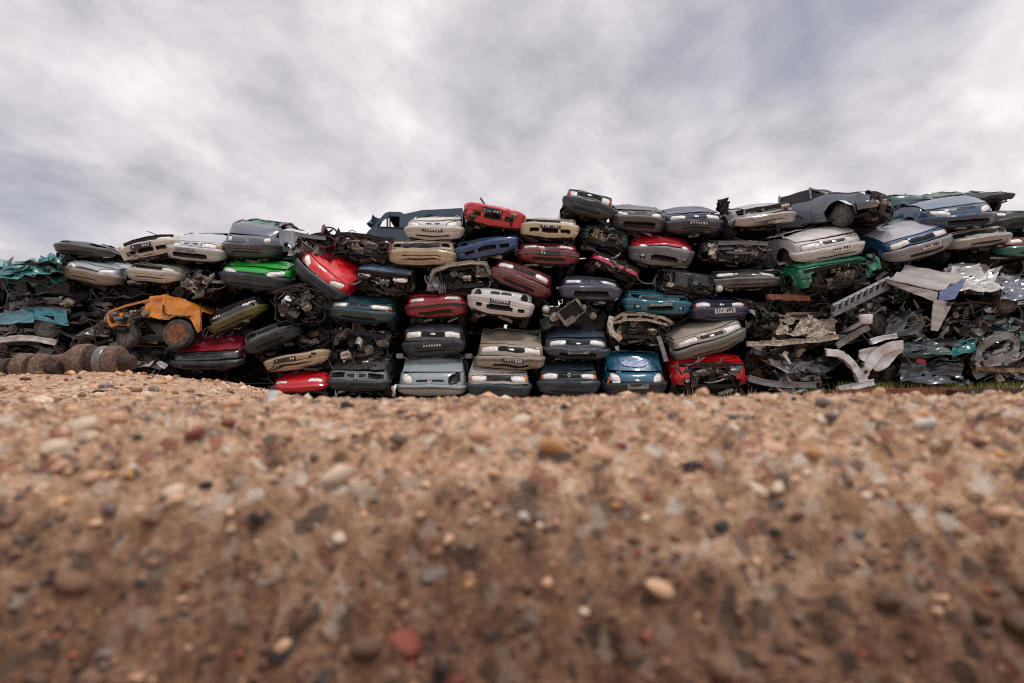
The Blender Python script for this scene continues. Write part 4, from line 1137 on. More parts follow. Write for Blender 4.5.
# right hand top rows
car('white car with amber tinted headlight on the green wreck', 836, 249, 74, 24, 11, 13.5, (222, 220, 218), lights='wide', grille='slot', badge=('oval', .82, .8), plate=(PLATEW, .1), intake='thin', bz=.56, rise=.24, n=2.5, bow=.4, glass=.2, dirt=.15, pitch=9, yaw=4, amp=.02, wheels=1, L=2.0)
t, D, sf, d = car('bright green car with its nose torn off over a mass of engine', 842, 277, 78, 27, 10, 13.3, (12, 128, 92), nose='open', bumper=False, lights=None, grille='none', engine=9, rise=.16, pitch=8, yaw=2, seed=64, fm=GREASE, wheels=1, glass=0, amp=.03, dirt=.2)
m = MB(); m.lathe([(-.02, .05), (-.03, .09), (.0, .11), (.04, .09)], 16, axis='y', c=(.8, .02, .34)); m.build('lamp_ring', paint((40, 160, 120), .4, .2), t)
m = MB(); m.beam([(.72, .05, .62), (.92, .04, .5), (.95, .05, .25)], .08, .09, up=(0, 1, 0)); m.build('fender_edge', paint((20, 130, 100), .4, .2), t)
car('dark slate saloon standing high with open wheel arch and cabin', 886, 207, 66, 26, 1, 13.6, (104, 114, 130), nose='open', bumper=False, lights=None, grille='none', engine=5, rise=.2, cabin=.22, yaw=36, glass=0, L=2.35, amp=.02, dirt=.35, wheels=1, hl=1.0, seed=15)
car('blue car with sky reflection painted pale on its hood and worn grey bumper, tilted right', 925, 246, 72, 25, 17, 13.6, (30, 82, 136), hoodcol=(192, 190, 204), lights='wide', grille='wide', bump=(142, 144, 150), plate=(PLATEW, .1), intake='slot', bz=.6, rise=.3, hl=1.0, pitch=10, yaw=3, n=2.8, glass=1, dirt=.2, amp=.02, wheels=1, L=1.7)  # pale hood colour is the sky's reflection put into the paint
car('deep blue car with almond headlights near the right top edge', 968, 217, 74, 25, 7, 13.7, (18, 76, 112), hoodcol=(120, 142, 160), lights='drop', grille='narrow', bump=(34, 66, 100), intake='wide', bz=.55, rise=.26, hl=.95, pitch=8, n=2.3, bow=.44, glass=1, dirt=.2, amp=.02, L=1.7)
car('off white square grille car under the deep blue car', 984, 238, 62, 20, 9, 13.8, (190, 188, 184), lights='square', lamp='socket', grille='full', bump=(160, 160, 156), intake='slot', bz=.48, rise=.1, glass=.1, n=4, dirt=.4, wheels=1)
car('black car end showing at the right edge beside the deep blue one', 1024, 219, 60, 20, 3, 14.2, (24, 26, 32), lights='small', grille='slot', bump=PLASTIC, rise=.14, glass=.3)
car('teal car with a red lamp cut by the right edge', 1034, 246, 56, 20, 2, 13.8, (24, 122, 122), lights='wide', lamp='glass', indicator=REDLENS, grille='slot', bump=(28, 120, 120), rise=.12, glass=.2, nosecol=(150, 24, 44))
t, D, sf, d = car('dark squashed estate with green glass along the right top', 978, 199, 84, 12, 4, 15.2, (50, 54, 60), hoodcol=(56, 60, 66), lights='slim', grille='slot', rise=.14, cabin=.14, glass=1, bump=PLASTIC, amp=.05, pitch=2)
t, D, sf, d = car('teal crushed car end behind the slate saloon', 917, 203, 50, 16, 4, 15.0, (28, 96, 96), lights=None, lamp='none', grille='none', rise=.16, glass=1, amp=.08, frontamp=.9, bump=PLASTIC, cabin=.12)
# left of the first column
car('black car with chrome trimmed grille on the ground beside the red hood', 356, 383, 62, 21, -1, 13.6, (40, 42, 46), lights='wide', lamp='socket', grille='slot', badge=('letters', .8, 1.0), bump=PLASTIC, intake='thin', bz=.5, rise=.34, pitch=6, glass=.6, nosecol=(110, 112, 116))
car('scarlet car nose low on the ground behind the sand mound', 297, 386, 54, 14, 4, 13.5, (206, 18, 40), lights='wide', grille='none', intake='none', bz=.4, rise=.12, pitch=4, amp=.03, dirt=.1, bump=(206, 18, 40), glass=0)
car('gold beige car with a dark plate, tilted up to the right', 293, 362, 62, 17, 9, 13.6, (190, 168, 140), lights=None, lamp='none', grille='none', plate=(PLATE, -.2), intake='slits', bz=.96, rise=.08, hood=False, nose=False, n=2.3, bow=.42, engine=2, glass=0, dirt=.2)
car('black car with a worn silver grille, tilted above the gold beige one', 268, 338, 56, 25, 20, 13.75, (36, 38, 40), lights='wide', lamp='socket', grille='wide', nosecol=(92, 96, 98), bump=PLASTIC, intake='slot', glass=0, rise=.1, slats=3)
car('dark green teal car with a chrome oval grille, above a gutted underside', 359, 313, 66, 21, -3, 13.75, (26, 72, 84), lights='wide', indicator=AMBER, grille='twin', intake='slot', bz=.6, rise=.2, pitch=8, glass=.2, dirt=.2)
scrap('gutted black car underside below the dark green teal car', 326, 326, 388, 364, 13.9, ((30, 31, 34), (48, 50, 54)), 21, 3, 4, 6, 7, mats=(GREASE, GREASE, ALLOY), nr=3)
car('dark car with pale headlights and a light blue hood sheet, no grille', 381, 285, 60, 24, -8, 13.85, (30, 33, 38), nose=False, lights='wide', bumper=False, grille='none', engine=6, hoodcol=(126, 150, 176), rise=.12, seed=204, glass=0, pitch=18, dirt=.2)
car('red hatchback sliding down steeply to the right with black bumper', 316, 279, 62, 26, -40, 13.6, (226, 20, 34), lights='drop', grille='none', bump=PLASTIC_B, intake='thin', bz=.56, rise=.34, hl=1.0, pitch=14, n=2.3, bow=.42, glass=.3, amp=.015, dirt=.12, badge=('diamond', .66, .8), wheels=0, L=1.5)
car('bright green hatchback with a black bumper and open wheel arch', 250, 279, 74, 23, -4, 13.7, (30, 172, 60), lights='drop', grille='low', bump=PLASTIC_B, intake='thin', bz=.62, rise=.2, pitch=7, n=2.3, bow=.42, glass=.1, dirt=.15, amp=.02, badge=None, wheels=1)
car('slate blue small car with round lamps and a caved in cabin', 247, 247, 56, 24, -3, 13.8, (88, 100, 116), lights='small', grille='none', badge=('diamond', .83, .9), bump=(62, 70, 80), intake='slits', fogs=.9, bz=.6, rise=.32, hl=.6, pitch=9, n=2.3, bow=.4, glass=.8, cabin=.08, amp=.03, dirt=.25)
car('silver saloon with a grey plate between white and slate cars', 190, 252, 58, 21, -3, 13.75, (196, 202, 208), lights='wide', indicator=AMBER, grille='narrow', badge=('oval', .84, .9), plate=(PLATEG, -.1), intake='wide', fogs=.9, bz=.64, rise=.26, pitch=8, glass=.2, amp=.02, dirt=.2)
car('white car with missing hood tilted up to the right, left top row', 146, 248, 58, 22, 11, 13.7, (214, 210, 200), lights='slim', lamp='socket', lampb='glass', grille='full', plate=(PLATE, -.1), intake='three', bz=.7, rise=.12, hood=False, engine=2, glass=0, dirt=.3)
car('off white car with slotted bumper below the silver saloon', 150, 274, 54, 20, -6, 13.75, (206, 202, 192), lights='slim', lamp='socket', lampb='glass', grille='full', intake='slits', fogs=1, bz=.62, rise=.1, glass=0, dirt=.35)
scrap('greasy engine and axle lump under the silver saloon', 176, 266, 210, 300, 13.8, ((44, 42, 42),), 57, 1, 3, 6, 8, core=True, depth=1.0, name='engine_lump', cat='engine', mats=(GREASE, ALLOY))
car('olive striped dark car tilted up right, under the green hatchback', 232, 316, 58, 22, 24, 13.75, (44, 46, 44), lights='wide', grille='none', bump=(96, 98, 40), intake='thin', bz=.42, glass=0, rise=.1, engine=2, dirt=.6)
car('dark red car with a flat hood on the ground, left of the mound top', 203, 362, 70, 17, 3, 13.6, (138, 20, 44), lights=None, lamp='none', grille='full', nosecol=(40, 42, 46), bump=PLASTIC, intake='wide', bz=.5, rise=.3, hl=1.0, pitch=14, n=3.2, glass=.1, dirt=.2, amp=.02, slats=5, L=1.8)
scrap('tangle of engine hoses and pink wired parts below the red hatchback', 266, 282, 326, 326, 13.55, ((40, 36, 36),), 311, 1, 2, 16, 9, depth=.8, name='engine_tangle', cat='engine', mats=(GREASE, RUSTD, ALLOY), core=True)
scrap('dark crushed shell beside the black silver grilled car', 296, 308, 334, 352, 14.2, ((26, 27, 30), (44, 46, 50)), 61, 3, 3, 4, 3)
# maroon wrecks of the skyline
scrap('maroon wreck with an open looped frame on the skyline', 290, 228, 334, 262, 13.9, ((94, 26, 38), (70, 30, 36)), 401, 4, 4, 8, 6, mats=(RUSTD, GREASE, STEEL))
car('maroon car without nose, hood sagging right, before the blue van', 362, 247, 68, 26, -7, 13.9, (98, 26, 42), nose='open', bumper=False, lights=None, grille='none', engine=8, rise=.1, seed=19, glass=.2, amp=.045, wheels=1, dirt=.35)
# far left rows
TEALBODY = scrap('teal crumpled body folded over rust, far left top', -6, 258, 62, 296, 13.6, ((52, 130, 134), (84, 150, 152), (44, 116, 122)), 501, 10, 3, 5, 3, mats=(RUSTD, GREASE), sheet_amp=.045)
scrap('teal flattened panel end leaning behind the far left body', 44, 252, 66, 268, 14.0, ((52, 136, 132),), 507, 3, 1, 1, 0, depth=.9)
car('dark green slab of a car with a red end, left skyline', 78, 249, 54, 13, -9, 13.9, (30, 52, 52), lights='slim', lamp='socket', grille='none', intake='thin', bz=.6, rise=.06, glass=0, bump=(46, 60, 60), amp=.05, hoodcol=(150, 30, 50), seed=8)
car('silver car with a sloping nose over the black bent car, left', 86, 274, 56, 19, -11, 13.7, (176, 184, 192), lights='drop', grille='low', intake='slits', bz=.6, bump=(150, 142, 132), rise=.14, pitch=4, glass=.1, dirt=.45)
scrap('black bent car frame under the far left teal body', 0, 288, 78, 312, 13.9, ((34, 36, 40), (60, 62, 64)), 523, 4, 6, 4, 3, mats=(GREASE, PLASTIC_G, STEEL))
TQ = t = scrap('turquoise car side with its wheel showing, far left', -8, 306, 70, 338, 13.75, ((20, 104, 116), (24, 84, 110), (30, 32, 36)), 531, 4, 3, 4, 3, sheet_amp=.05)
wheel(t, (.48, -.05, .22), 1, (0, 0, math.pi / 2 + .25), .95)
SILVEREDGE = scrap('silver edged dark front end low at the far left', -6, 336, 58, 364, 13.6, ((44, 46, 50), (120, 124, 128)), 541, 4, 5, 4, 3, mats=(STEEL, GREASE, PLASTIC_G))
scrap('dark slanted wreck between the turquoise side and the orange one', 56, 314, 112, 350, 13.8, ((32, 36, 44), (58, 64, 72)), 547, 4, 5, 4, 4, roll=22, mats=(GREASE, STEEL))
scrap('blackened car remains left of the orange wreck', 78, 284, 128, 318, 14.1, ((28, 30, 34), (50, 50, 52)), 553, 4, 4, 5, 5, mats=(GREASE, ALLOY))
scrap('blue black wreck beneath the orange one', 104, 342, 168, 376, 13.8, ((24, 34, 48), (46, 58, 74)), 557, 4, 4, 6, 5, mats=(GREASE, STEEL))
scrap('small dark wreck under the red hatchback and green one', 196, 326, 244, 350, 14.0, ((30, 30, 32),), 563, 2, 3, 3, 3)


# ---------------------------------------------------------------- single wrecks with shapes of their own
def local(t):
    Mi = t.matrix_basis.inverted()
    return lambda px, py, Y: np.array(Mi @ Vector(P(px, py, Y)))


def dense(pts, n=26):
    pts = np.asarray(pts, float); k = np.linspace(0, len(pts) - 1, n); a = np.arange(len(pts))
    out = np.stack([np.interp(k, a, pts[:, i]) for i in range(3)], -1)
    for _ in range(2): out[1:-1] = (out[:-2] + 2 * out[1:-1] + out[2:]) / 4
    return out


DENT = lambda seed, a=.012: crumpler(seed, a, 1.0, .12, .5)


def panel_xz(m, poly_lo, poly_hi, xs, y0, thick, mask=None, nz=8, amp=.02, seed=0):
    """upright sheet between two outlines z=lo(x), hi(x)"""
    lo = np.interp(xs, *zip(*poly_lo)); hi = np.interp(xs, *zip(*poly_hi))
    k = np.linspace(0, 1, nz)[:, None]
    Z = lo + (hi - lo) * k; X = np.broadcast_to(xs, Z.shape)
    G = np.stack([X, y0 + amp * 2 * fbm(X * 2.4 + seed, Z * 2.4, 3), Z], -1)
    kk = None
    if mask is not None: kk = mask((X[:-1, :-1] + X[1:, 1:]) / 2, (Z[:-1, :-1] + Z[1:, 1:]) / 2)
    m.grid(G, kk, thick)


def orange_wreck():
    Y = 13.55; S = Y / FP
    t = thing('crushed_car', 'orange car body with rusty wheels and its engine side torn open', 'car', P(160, 348, Y))
    q = local(t); ORG = paint((232, 142, 14), .4, .7)
    f = lambda x, y, d=0.0: q(x, y, Y + d)
    m = MB()
    top = [(f(162, 0)[0], f(0, 306)[2]), (f(166, 0)[0], f(0, 297)[2]), (f(180, 0)[0], f(0, 295)[2]), (f(200, 0)[0], f(0, 300)[2]), (f(216, 0)[0], f(0, 312)[2])]
    wc, zc, rw = f(179, 334)[0], f(0, 333)[2], 17 * S
    bot = [(f(162, 0)[0], f(0, 316)[2])] + [(wc + rw * math.cos(a), zc + rw * math.sin(a)) for a in np.linspace(2.3, .12, 12)] + [(f(204, 0)[0], f(0, 336)[2]), (f(216, 0)[0], f(0, 330)[2])]
    panel_xz(m, bot, top, np.linspace(f(162, 0)[0], f(216, 0)[0], 40), 0.0, .02, None, 8, .02, 3)
    m.build('side_panel', ORG, t, DENT(4, .022))
    m = MB(); m.beam(dense([f(163, 306, -.03), f(164, 312, -.03), f(168, 316, -.02), f(176, 315.5, -.02), f(190, 317, -.02)]), .03, .05, up=(0, 1, 0)); m.build('torn_edge', BLACK, t, DENT(9, .02))
    m = MB(); m.tube(dense([f(200, 302, -.02), f(201, 318, -.02), f(200, 334, -.02)]), .008, 5); m.build('panel_seam', GREASE, t)
    m = MB(); m.grid(sheet(.5, .4, 15, .05) @ np.array(Euler((1.3, .1, .1)).to_matrix()).T + f(116, 320, .12), None, .015); m.build('torn_panel', ORG, t)
    m = MB(); xs = np.linspace(f(164, 0)[0], f(214, 0)[0], 14); yy = np.linspace(0.0, 1.5, 10)
    X, Yg = np.meshgrid(xs, yy); G = np.stack([X, Yg, np.interp(X, *zip(*top)) + .03 * fbm(X * 3, Yg * 3, 3) - .01], -1); m.grid(G, None, .015); m.build('roof', ORG, t)
    m = MB(); m.beam([f(109, 312), f(126, 306), f(146, 301), f(163, 297)], .05, .05); m.build('frame_rail', ORG, t)
    m = MB(); m.beam([f(110, 326), f(118, 324), f(130, 325)], .06, .06); m.beam([f(110, 312), f(109, 320), f(113, 328)], .05, .07, up=(0, 1, 0)); m.beam([f(121, 313), f(123, 324)], .05, .05, up=(0, 1, 0)); m.build('front_frame', ORG, t)
    m = MB(); m.beam([f(165, 300, .02), f(163, 312, .02), f(166, 318, .02)], .05, .06, up=(0, 1, 0)); m.build('pillar', ORG, t)
    m = MB(); m.box(f(150, 313, .15), (.28, .3, .26), (0, .1, 0), .3); m.box(f(150, 303, .1), (.2, .2, .08), (0, 0, 0), .3)
    m.lathe([(-.1, .0001), (-.1, .06), (-.04, .08), (.1, .08)], 14, axis='y', c=f(146, 314, 0))
    m.build('engine_block', ALLOY, t)
    engine_bay(t, .62, .75, 71, 6, None, False, .2, None, -.05)
    for ch in t.children:
        if ch.name.startswith(('engine_part', 'hose', 'radiator')): ch.location.x = f(138, 0)[0]
    m = MB(); m.grid(sheet(1.3, 1.0, 5, .03) @ np.array(Euler((.1, -.12, 0)).to_matrix()).T + f(134, 297, .5), None, .02); m.build('hood', BLACK, t)
    m = MB()
    for i in range(7): m.box(f(112 + i * 8, 318 + (i % 3) * 6, .5), (.35, .4, .3), (.2 * i, .3, .1 * i), .4)
    m.build('engine_bay', BLACK, t)
    rs = np.random.RandomState(3)
    for i in range(9):
        m = MB(); a = f(rs.uniform(114, 160), rs.uniform(306, 335), rs.uniform(-.05, .1)); b = a + (rs.uniform(-.4, .4), 0, rs.uniform(-.25, .1)); m.tube(curve(a, (a + b) / 2 + rs.uniform(-.15, .15, 3), b), rs.uniform(.01, .025), 6); m.build('hose', [BLACK, GREASE, RUSTD, ALLOY][i % 4], t)
    m = MB(); m.beam([f(120, 340, .15), f(150, 338, .1), f(200, 342, .2)], .12, .1); m.build('sill', GREASE, t)
    wheel(t, tuple(f(179, 334, .02)), 1, (0, .1, math.pi / 2), 1.2, RIM_R)
    wheel(t, tuple(f(129, 336, .1)), 1, (.1, .15, math.pi / 2 - .3), 1.05)
    wheel(t, tuple(f(158, 332, .45)), 1, (0, .1, math.pi / 2 + .2), .95)


orange_wreck()


def van():
    Y = 15.0; S = Y / FP
    t = thing('crushed_van', 'dark blue van lying side on behind the small white hatchback', 'van', P(418, 246, Y))
    q = local(t); BL = paint((20, 62, 88), .35, .3)
    f = lambda x, y, d=0.0: q(x, y, Y + d)
    X = lambda x: f(x, 0)[0]; Z = lambda y: f(418, y)[2]
    top = [(X(372), Z(232)), (X(378), Z(226)), (X(389), Z(213)), (X(393), Z(211.5)), (X(404), Z(212)), (X(408), Z(214)), (X(425), Z(210)), (X(445), Z(209)), (X(464), Z(208))]
    bot = [(X(372), Z(240)), (X(464), Z(246))]

    def mk(x, z):
        px = 418 + (x - X(418)) / S; py = 246 - (z - Z(246)) / S
        w1 = (px > 390.5) & (px < 402) & (py > 215) & (py < 226.5)
        w2 = (px < 389) & (px > 380) & (py > 224.5 - (px - 380) * .85) & (py < 227)
        return ~(w1 | w2)
    for d, nm in ((0, 'near_side'), (1.5, 'far_side')):
        m = MB(); panel_xz(m, bot, top, np.linspace(X(372), X(464), 110), d, -.03 if d else .03, mk, 34, .012, 5); m.build('side_panel', BL, t)
    m = MB(); xs = np.linspace(X(389), X(464), 40); Xg, Yg = np.meshgrid(xs, np.linspace(.02, 1.48, 9)); m.grid(np.stack([Xg, Yg, np.interp(Xg, *zip(*top)) - .01 + .02 * np.sin(Yg * 4)], -1), None, .02); m.build('roof', BL, t)
    m = MB(); xs = np.linspace(X(404), X(464), 12); Xg, Yg = np.meshgrid(np.array([X(406), X(406.5)]), np.linspace(.02, 1.48, 5))
    m.box((X(406), .75, (Z(240) + Z(214)) / 2), (.04, 1.44, Z(214) - Z(242)), (0, 0, 0)); m.build('bulkhead', BLACK, t)
    m = MB(); m.grid(sheet(.3, .36, 4, .03) @ np.array(Euler((1.3, .5, .2)).to_matrix()).T + f(375, 222, .1), None, .02); m.build('bent_door', BL, t)
    m = MB(); m.tube([f(390, 214, -.02), f(390, 228, -.02)], .02, 6); m.tube([f(379, 227, -.02), f(404, 228, -.02)], .018, 6); m.build('window_trim', BLACK, t)
    m = MB(); m.box((X(395), .75, Z(236)), (.7, 1.4, .3), (0, 0, 0)); m.build('cab_floor', BLACK, t)


van()


def loose_radiator():
    t = thing('engine_lump', 'loose engine with a tilted radiator between the navy and blue grey cars', 'engine', P(575, 330, 13.9))
    q = local(t); f = lambda x, y, d=0.0: q(x, y, 13.9 + d)
    m = MB(); m.box(f(571, 312, .05), (.58, .07, .34), (0, -.62, 0), .2)
    Mx = np.array(Euler((0, -.62, 0)).to_matrix())
    for i in range(10): m.box(f(571, 312, .0) + Mx @ np.array([-.25 + i * .055, 0, 0]), (.012, .02, .3), (0, -.62, 0))
    m.build('radiator_core', GREASE, t)
    m = MB()
    for s in (-1, 1): m.box(f(571, 312, -.02) + Mx @ np.array([s * .29, 0, 0]), (.07, .1, .4), (0, -.62, 0), .4); m.box(f(571, 312, -.02) + Mx @ np.array([0, 0, s * .19]), (.56, .06, .03), (0, -.62, 0), .4)
    m.build('radiator_tank', ALLOY, t)
    m = MB(); m.lathe([(-.07, .0001), (-.06, .06), (-.01, .1), (.04, .1)], 16, axis='y', c=f(546, 309, -.05)); m.build('dangling_headlight', CHROME, t)
    m = MB(); m.lathe([(-.03, .035), (-.03, .06), (.02, .06), (.02, .035)], 14, axis='y', c=f(584, 307, -.08)); m.lathe([(-.03, .05), (-.02, .09), (.06, .09)], 14, axis='y', c=f(593, 316, .05)); m.build('pulley', ALLOY, t)
    rs = np.random.RandomState(4)
    for i in range(9):
        m = MB(); m.box(f(rs.uniform(545, 602), rs.uniform(304, 326), rs.uniform(.1, .3)), tuple(rs.uniform(.12, .34, 3)), tuple(rs.uniform(-.6, .6, 3)), .35); m.build('engine_part', [GREASE, STEEL, GREASE, ALLOY, RUSTD][i % 5], t)
    for i in range(10):
        m = MB(); a = f(rs.uniform(542, 604), rs.uniform(302, 324), rs.uniform(-.05, .15)); b = a + (rs.uniform(-.4, .4), 0, rs.uniform(-.25, .15)); m.tube(curve(a, (a + b) / 2 + rs.uniform(-.15, .15, 3), b), rs.uniform(.01, .026), 7); m.build('hose', [BLACK, GREASE, STEEL][i % 3], t)
    m = MB(); m.box(f(573, 320, .8), (1.5, .9, .5), (0, .06, 0), .3); m.build('body_shell', BLACK, t)


loose_radiator()

# right hand heap ------------------------------------------------------------
DK, MID, LT = (34, 36, 40), (96, 98, 100), (184, 184, 182)
heaps = [
    ('pale torn engine carrier above the long grey bar', 772, 312, 838, 346, 13.7, (DK, (120, 108, 96)), (PALE, ALLOY, RUSTD), 0),
    ('dark tangle right of the beige tilted hatchback', 748, 300, 782, 340, 13.9, (DK, (54, 48, 46)), (RUSTD, GREASE, ALLOY), 0),
    ('rusty brown wreck low behind the long grey bar', 756, 344, 806, 376, 13.8, (DK, (70, 46, 38)), (RUSTD, RUST, GREASE), 0),
    ('crumpled foil bright wreck on the ground right of the red car', 776, 360, 830, 392, 13.6, (DK, LT, (96, 100, 106)), (BRIGHT, STEEL, GREASE), 0),
    ('grey folded wreck above the bare wheel housing', 838, 300, 896, 342, 13.9, (MID, LT, DK), (STEEL, BRIGHT, GREASE), 24),
    ('slate torn panels left of the hanging white flap', 884, 308, 930, 344, 13.8, ((72, 82, 94), DK, LT), (STEEL, BRIGHT, GREASE), 12),
    ('dark green grey flattened car in the middle of the right heap', 900, 336, 976, 362, 13.7, ((52, 70, 66), (44, 60, 58), DK), (GREASE, STEEL), 3),
    ('blue black flattened car on the ground in the right heap', 896, 358, 968, 388, 13.6, ((34, 46, 58), (52, 66, 80), DK), (GREASE, STEEL, ALLOY), 0),
    ('black wheel housing wreck on the ground beside the bare frame', 862, 356, 904, 388, 13.8, (DK, MID), (GREASE, STEEL), 0),
    ('teal flecked wreck near the right edge', 968, 320, 1030, 340, 13.9, ((22, 84, 88), DK, (30, 64, 66)), (GREASE, STEEL), -4),
    ('dark engine wreck right of the hanging white flap', 946, 300, 1006, 332, 13.8, (DK, (52, 50, 48)), (GREASE, ALLOY, RUSTD), 0),
    ('bright crumpled wreck under the off white grille car', 948, 264, 1002, 292, 13.7, (LT, MID, (88, 96, 108)), (BRIGHT, STEEL, BRIGHT), -4),
    ('slate folded wreck at the right edge with a wheel', 992, 276, 1040, 306, 13.8, ((78, 90, 110), MID, DK), (STEEL, BRIGHT), -8),
    ('grey fender loop wreck low near the right edge', 970, 332, 1024, 366, 13.65, ((74, 78, 88), LT, DK), (STEEL, BRIGHT), 16),
    ('black wreck on the ground at the right edge', 972, 364, 1040, 388, 14.0, (DK, (30, 36, 50)), (GREASE, STEEL), 0),
    ('dark wreck wedged under the blue car with pale hood', 884, 262, 916, 300, 14.2, (DK, MID), (GREASE, STEEL, RUST), 30),
    ('greasy wreck between the green car and the rusty bar', 770, 284, 834, 312, 14.0, (DK, (60, 56, 52)), (GREASE, RUSTD), 0),
    ('shadowed wreck behind the dark lamped black nosed car', 776, 262, 806, 290, 14.2, (DK, (24, 60, 54)), (GREASE,), 0),
]
HEAP = {}
for i, (lb, a, b, c_, d_, Y_, cs, ms, rl) in enumerate(heaps):
    t = HEAP[lb[:12]] = scrap(lb, a, b, c_, d_, Y_, cs, 600 + i * 13, 7, 8, 6, 4, mats=ms, roll=rl, nr=9, sheet_amp=.05)
    if 'with a wheel' in lb: wheel(t, (-.3, -.02, .05), 1, (.3, 0, math.pi / 2), 1.0)
    if 'wheel housing' in lb: wheel(t, (.2, .0, .3), 1, (.2, 0, math.pi / 2 + .3), 1.0)
    if 'green grey' in lb:
        m = MB(); m.grid(sheet(.42, .3, 6, .05) @ np.array(Euler((.9, .1, 0)).to_matrix()).T + np.array([.62, -.1, .42]), None, .012); m.build('torn_panel', paint((30, 140, 140), .35, .2), t)
    if 'blue black flattened' in lb:
        m = MB(); m.box((-.35, -.1, .62), (.22, .1, .12), (0, .2, 0), .5); m.build('tail_light', REDLENS, t)

# the green car's hanging wheel, strut and grey beam pieces
def bar(name, label, cat, pts, w, h, mat, up=(0, 0, 1), channel=True, Y=13.4):
    c = [P(x, y, Y + (d[0] if d else 0)) for x, y, *d in pts]
    t0 = c[0]
    m = MB(); m.beam(dense(np.array(c) - t0), w, h, up, channel)
    o = m.build(name, mat, None, DENT(len(label), .014)); o.location = Vector(t0)
    return tag(o, label, cat)


bar('steel_bar', 'rusty orange brown tube sticking out under the green car', 'bar', [(766, 297), (786, 298), (809, 299)], .12, .13, RUST_O, channel=False, Y=13.55)
bar('steel_bar', 'long pale grey bar lying level across the torn engine carrier', 'bar', [(747, 344), (780, 343), (815, 340), (838, 337)], .1, .12, PALE, channel=True, Y=13.35)
bar('steel_bar', 'short grey strut rising right from the long grey bar', 'bar', [(836, 346), (850, 337), (868, 326)], .1, .14, STEEL, Y=13.4)
bar('sill_panel', 'grey curved sill lying on the ground right of the red car', 'car part', [(748, 378), (765, 383), (790, 385), (815, 385)], .12, .14, STEEL, Y=13.3)
bar('steel_bar', 'thin white rod standing slanted among the rusty wreck', 'bar', [(783, 353), (786, 357), (790, 363)], .035, .05, BRIGHT, channel=False, Y=13.4)
bar('timber_beam', 'tan timber beam under the grey fender loop at the right edge', 'beam', [(974, 369), (1000, 370), (1030, 371)], .14, .1, stuffmat('old_timber', (70, 56, 44), (150, 124, 92), .8, 0, 8), channel=False, Y=13.5)
for lb, pts in (('slatted grey crossmember slanting up below the green car', [(832, 315), (850, 306), (870, 296), (888, 287)]),):
    Y = 13.35
    t = thing('crossmember', lb, 'car part', P(832, 315, Y)); q = local(t)
    c = np.array([q(x, y, Y) for x, y in pts]); m = MB(); m.beam(c, .12, .1); m.build('outer_rail', STEEL, t)
    m = MB(); m.beam(c + np.array([.06, .05, .24]), .08, .06); m.build('inner_rail', BRIGHT, t)
    m = MB(); u, v = np.meshgrid(np.linspace(0, 1, 12), np.array([0, 1.])); m.grid(c[0] + (c[-1] - c[0]) * u[..., None] + np.array([.06, .02, .24]) * v[..., None] + np.array([0, .07, 0]), None, .015); m.build('backing_plate', STEEL, t)
    for i in range(9):
        k = c[0] + (c[-1] - c[0]) * (i + .5) / 9
        m = MB(); m.beam([k + (0, -.02, .02), k + (.06, 0, .22)], .05, .05, up=(0, 1, 0)); m.build('slat', STEEL, t)


def wheel_housing():
    Y = 13.3
    t = thing('wheel_housing', 'bare silver wheel housing frame standing on the ground, right heap', 'car part', P(855, 391, Y)); q = local(t)
    f = lambda x, y, d=0.0: q(x, y, Y + d)
    m = MB(); m.beam(dense([f(826, 352), f(838, 353), f(848, 359), f(856, 370), f(861, 382), f(870, 384)]), .16, .13, up=(0, 1, 0)); m.build('pillar', BRIGHT, t, DENT(5, .02))
    m = MB(); m.beam(dense([f(902, 345), f(890, 346), f(878, 352), f(868, 364), f(862, 378)]), .2, .12, up=(0, 1, 0)); m.build('arch_flange', BRIGHT, t, DENT(5, .02))
    m = MB(); m.beam(dense([f(838, 390), f(852, 387), f(872, 382)]), .16, .14); m.build('sill', BRIGHT, t, DENT(5, .02))
    m = MB(); xs = np.linspace(f(842, 0)[0], f(884, 0)[0], 18)
    panel_xz(m, [(f(842, 0)[0], f(0, 357)[2]), (f(858, 0)[0], f(0, 372)[2]), (f(866, 0)[0], f(0, 368)[2]), (f(884, 0)[0], f(0, 350)[2])], [(f(842, 0)[0], f(0, 350)[2]), (f(862, 0)[0], f(0, 346)[2]), (f(884, 0)[0], f(0, 343)[2])], xs, .03, .02, None, 8, .03, 2); m.build('inner_panel', BRIGHT, t, DENT(5, .02))
    m = MB(); a = np.linspace(2.9, .4, 16); X0, Z0 = f(892, 372)[0], f(0, 376)[2]
    G = np.stack([np.stack([X0 + .55 * np.cos(a), np.full(16, d), Z0 + .62 * np.sin(a)], -1) for d in (.02, .2, .45)]); m.grid(G, None, .012); m.build('wheel_tub', STEEL, t, DENT(6, .02))
    m = MB()
    for x, y in ((862, 366), (866, 372), (858, 360)): m.box(f(x, y, -.1), (.05, .03, .09), (0, .6, 0), .3)
    m.build('bracket', BLACK, t)
    m = MB(); m.beam(dense([f(870, 342, .02), f(884, 338, .02), f(896, 336, .02)]), .12, .12); m.build('strut_top', BRIGHT, t, DENT(5, .02))


wheel_housing()


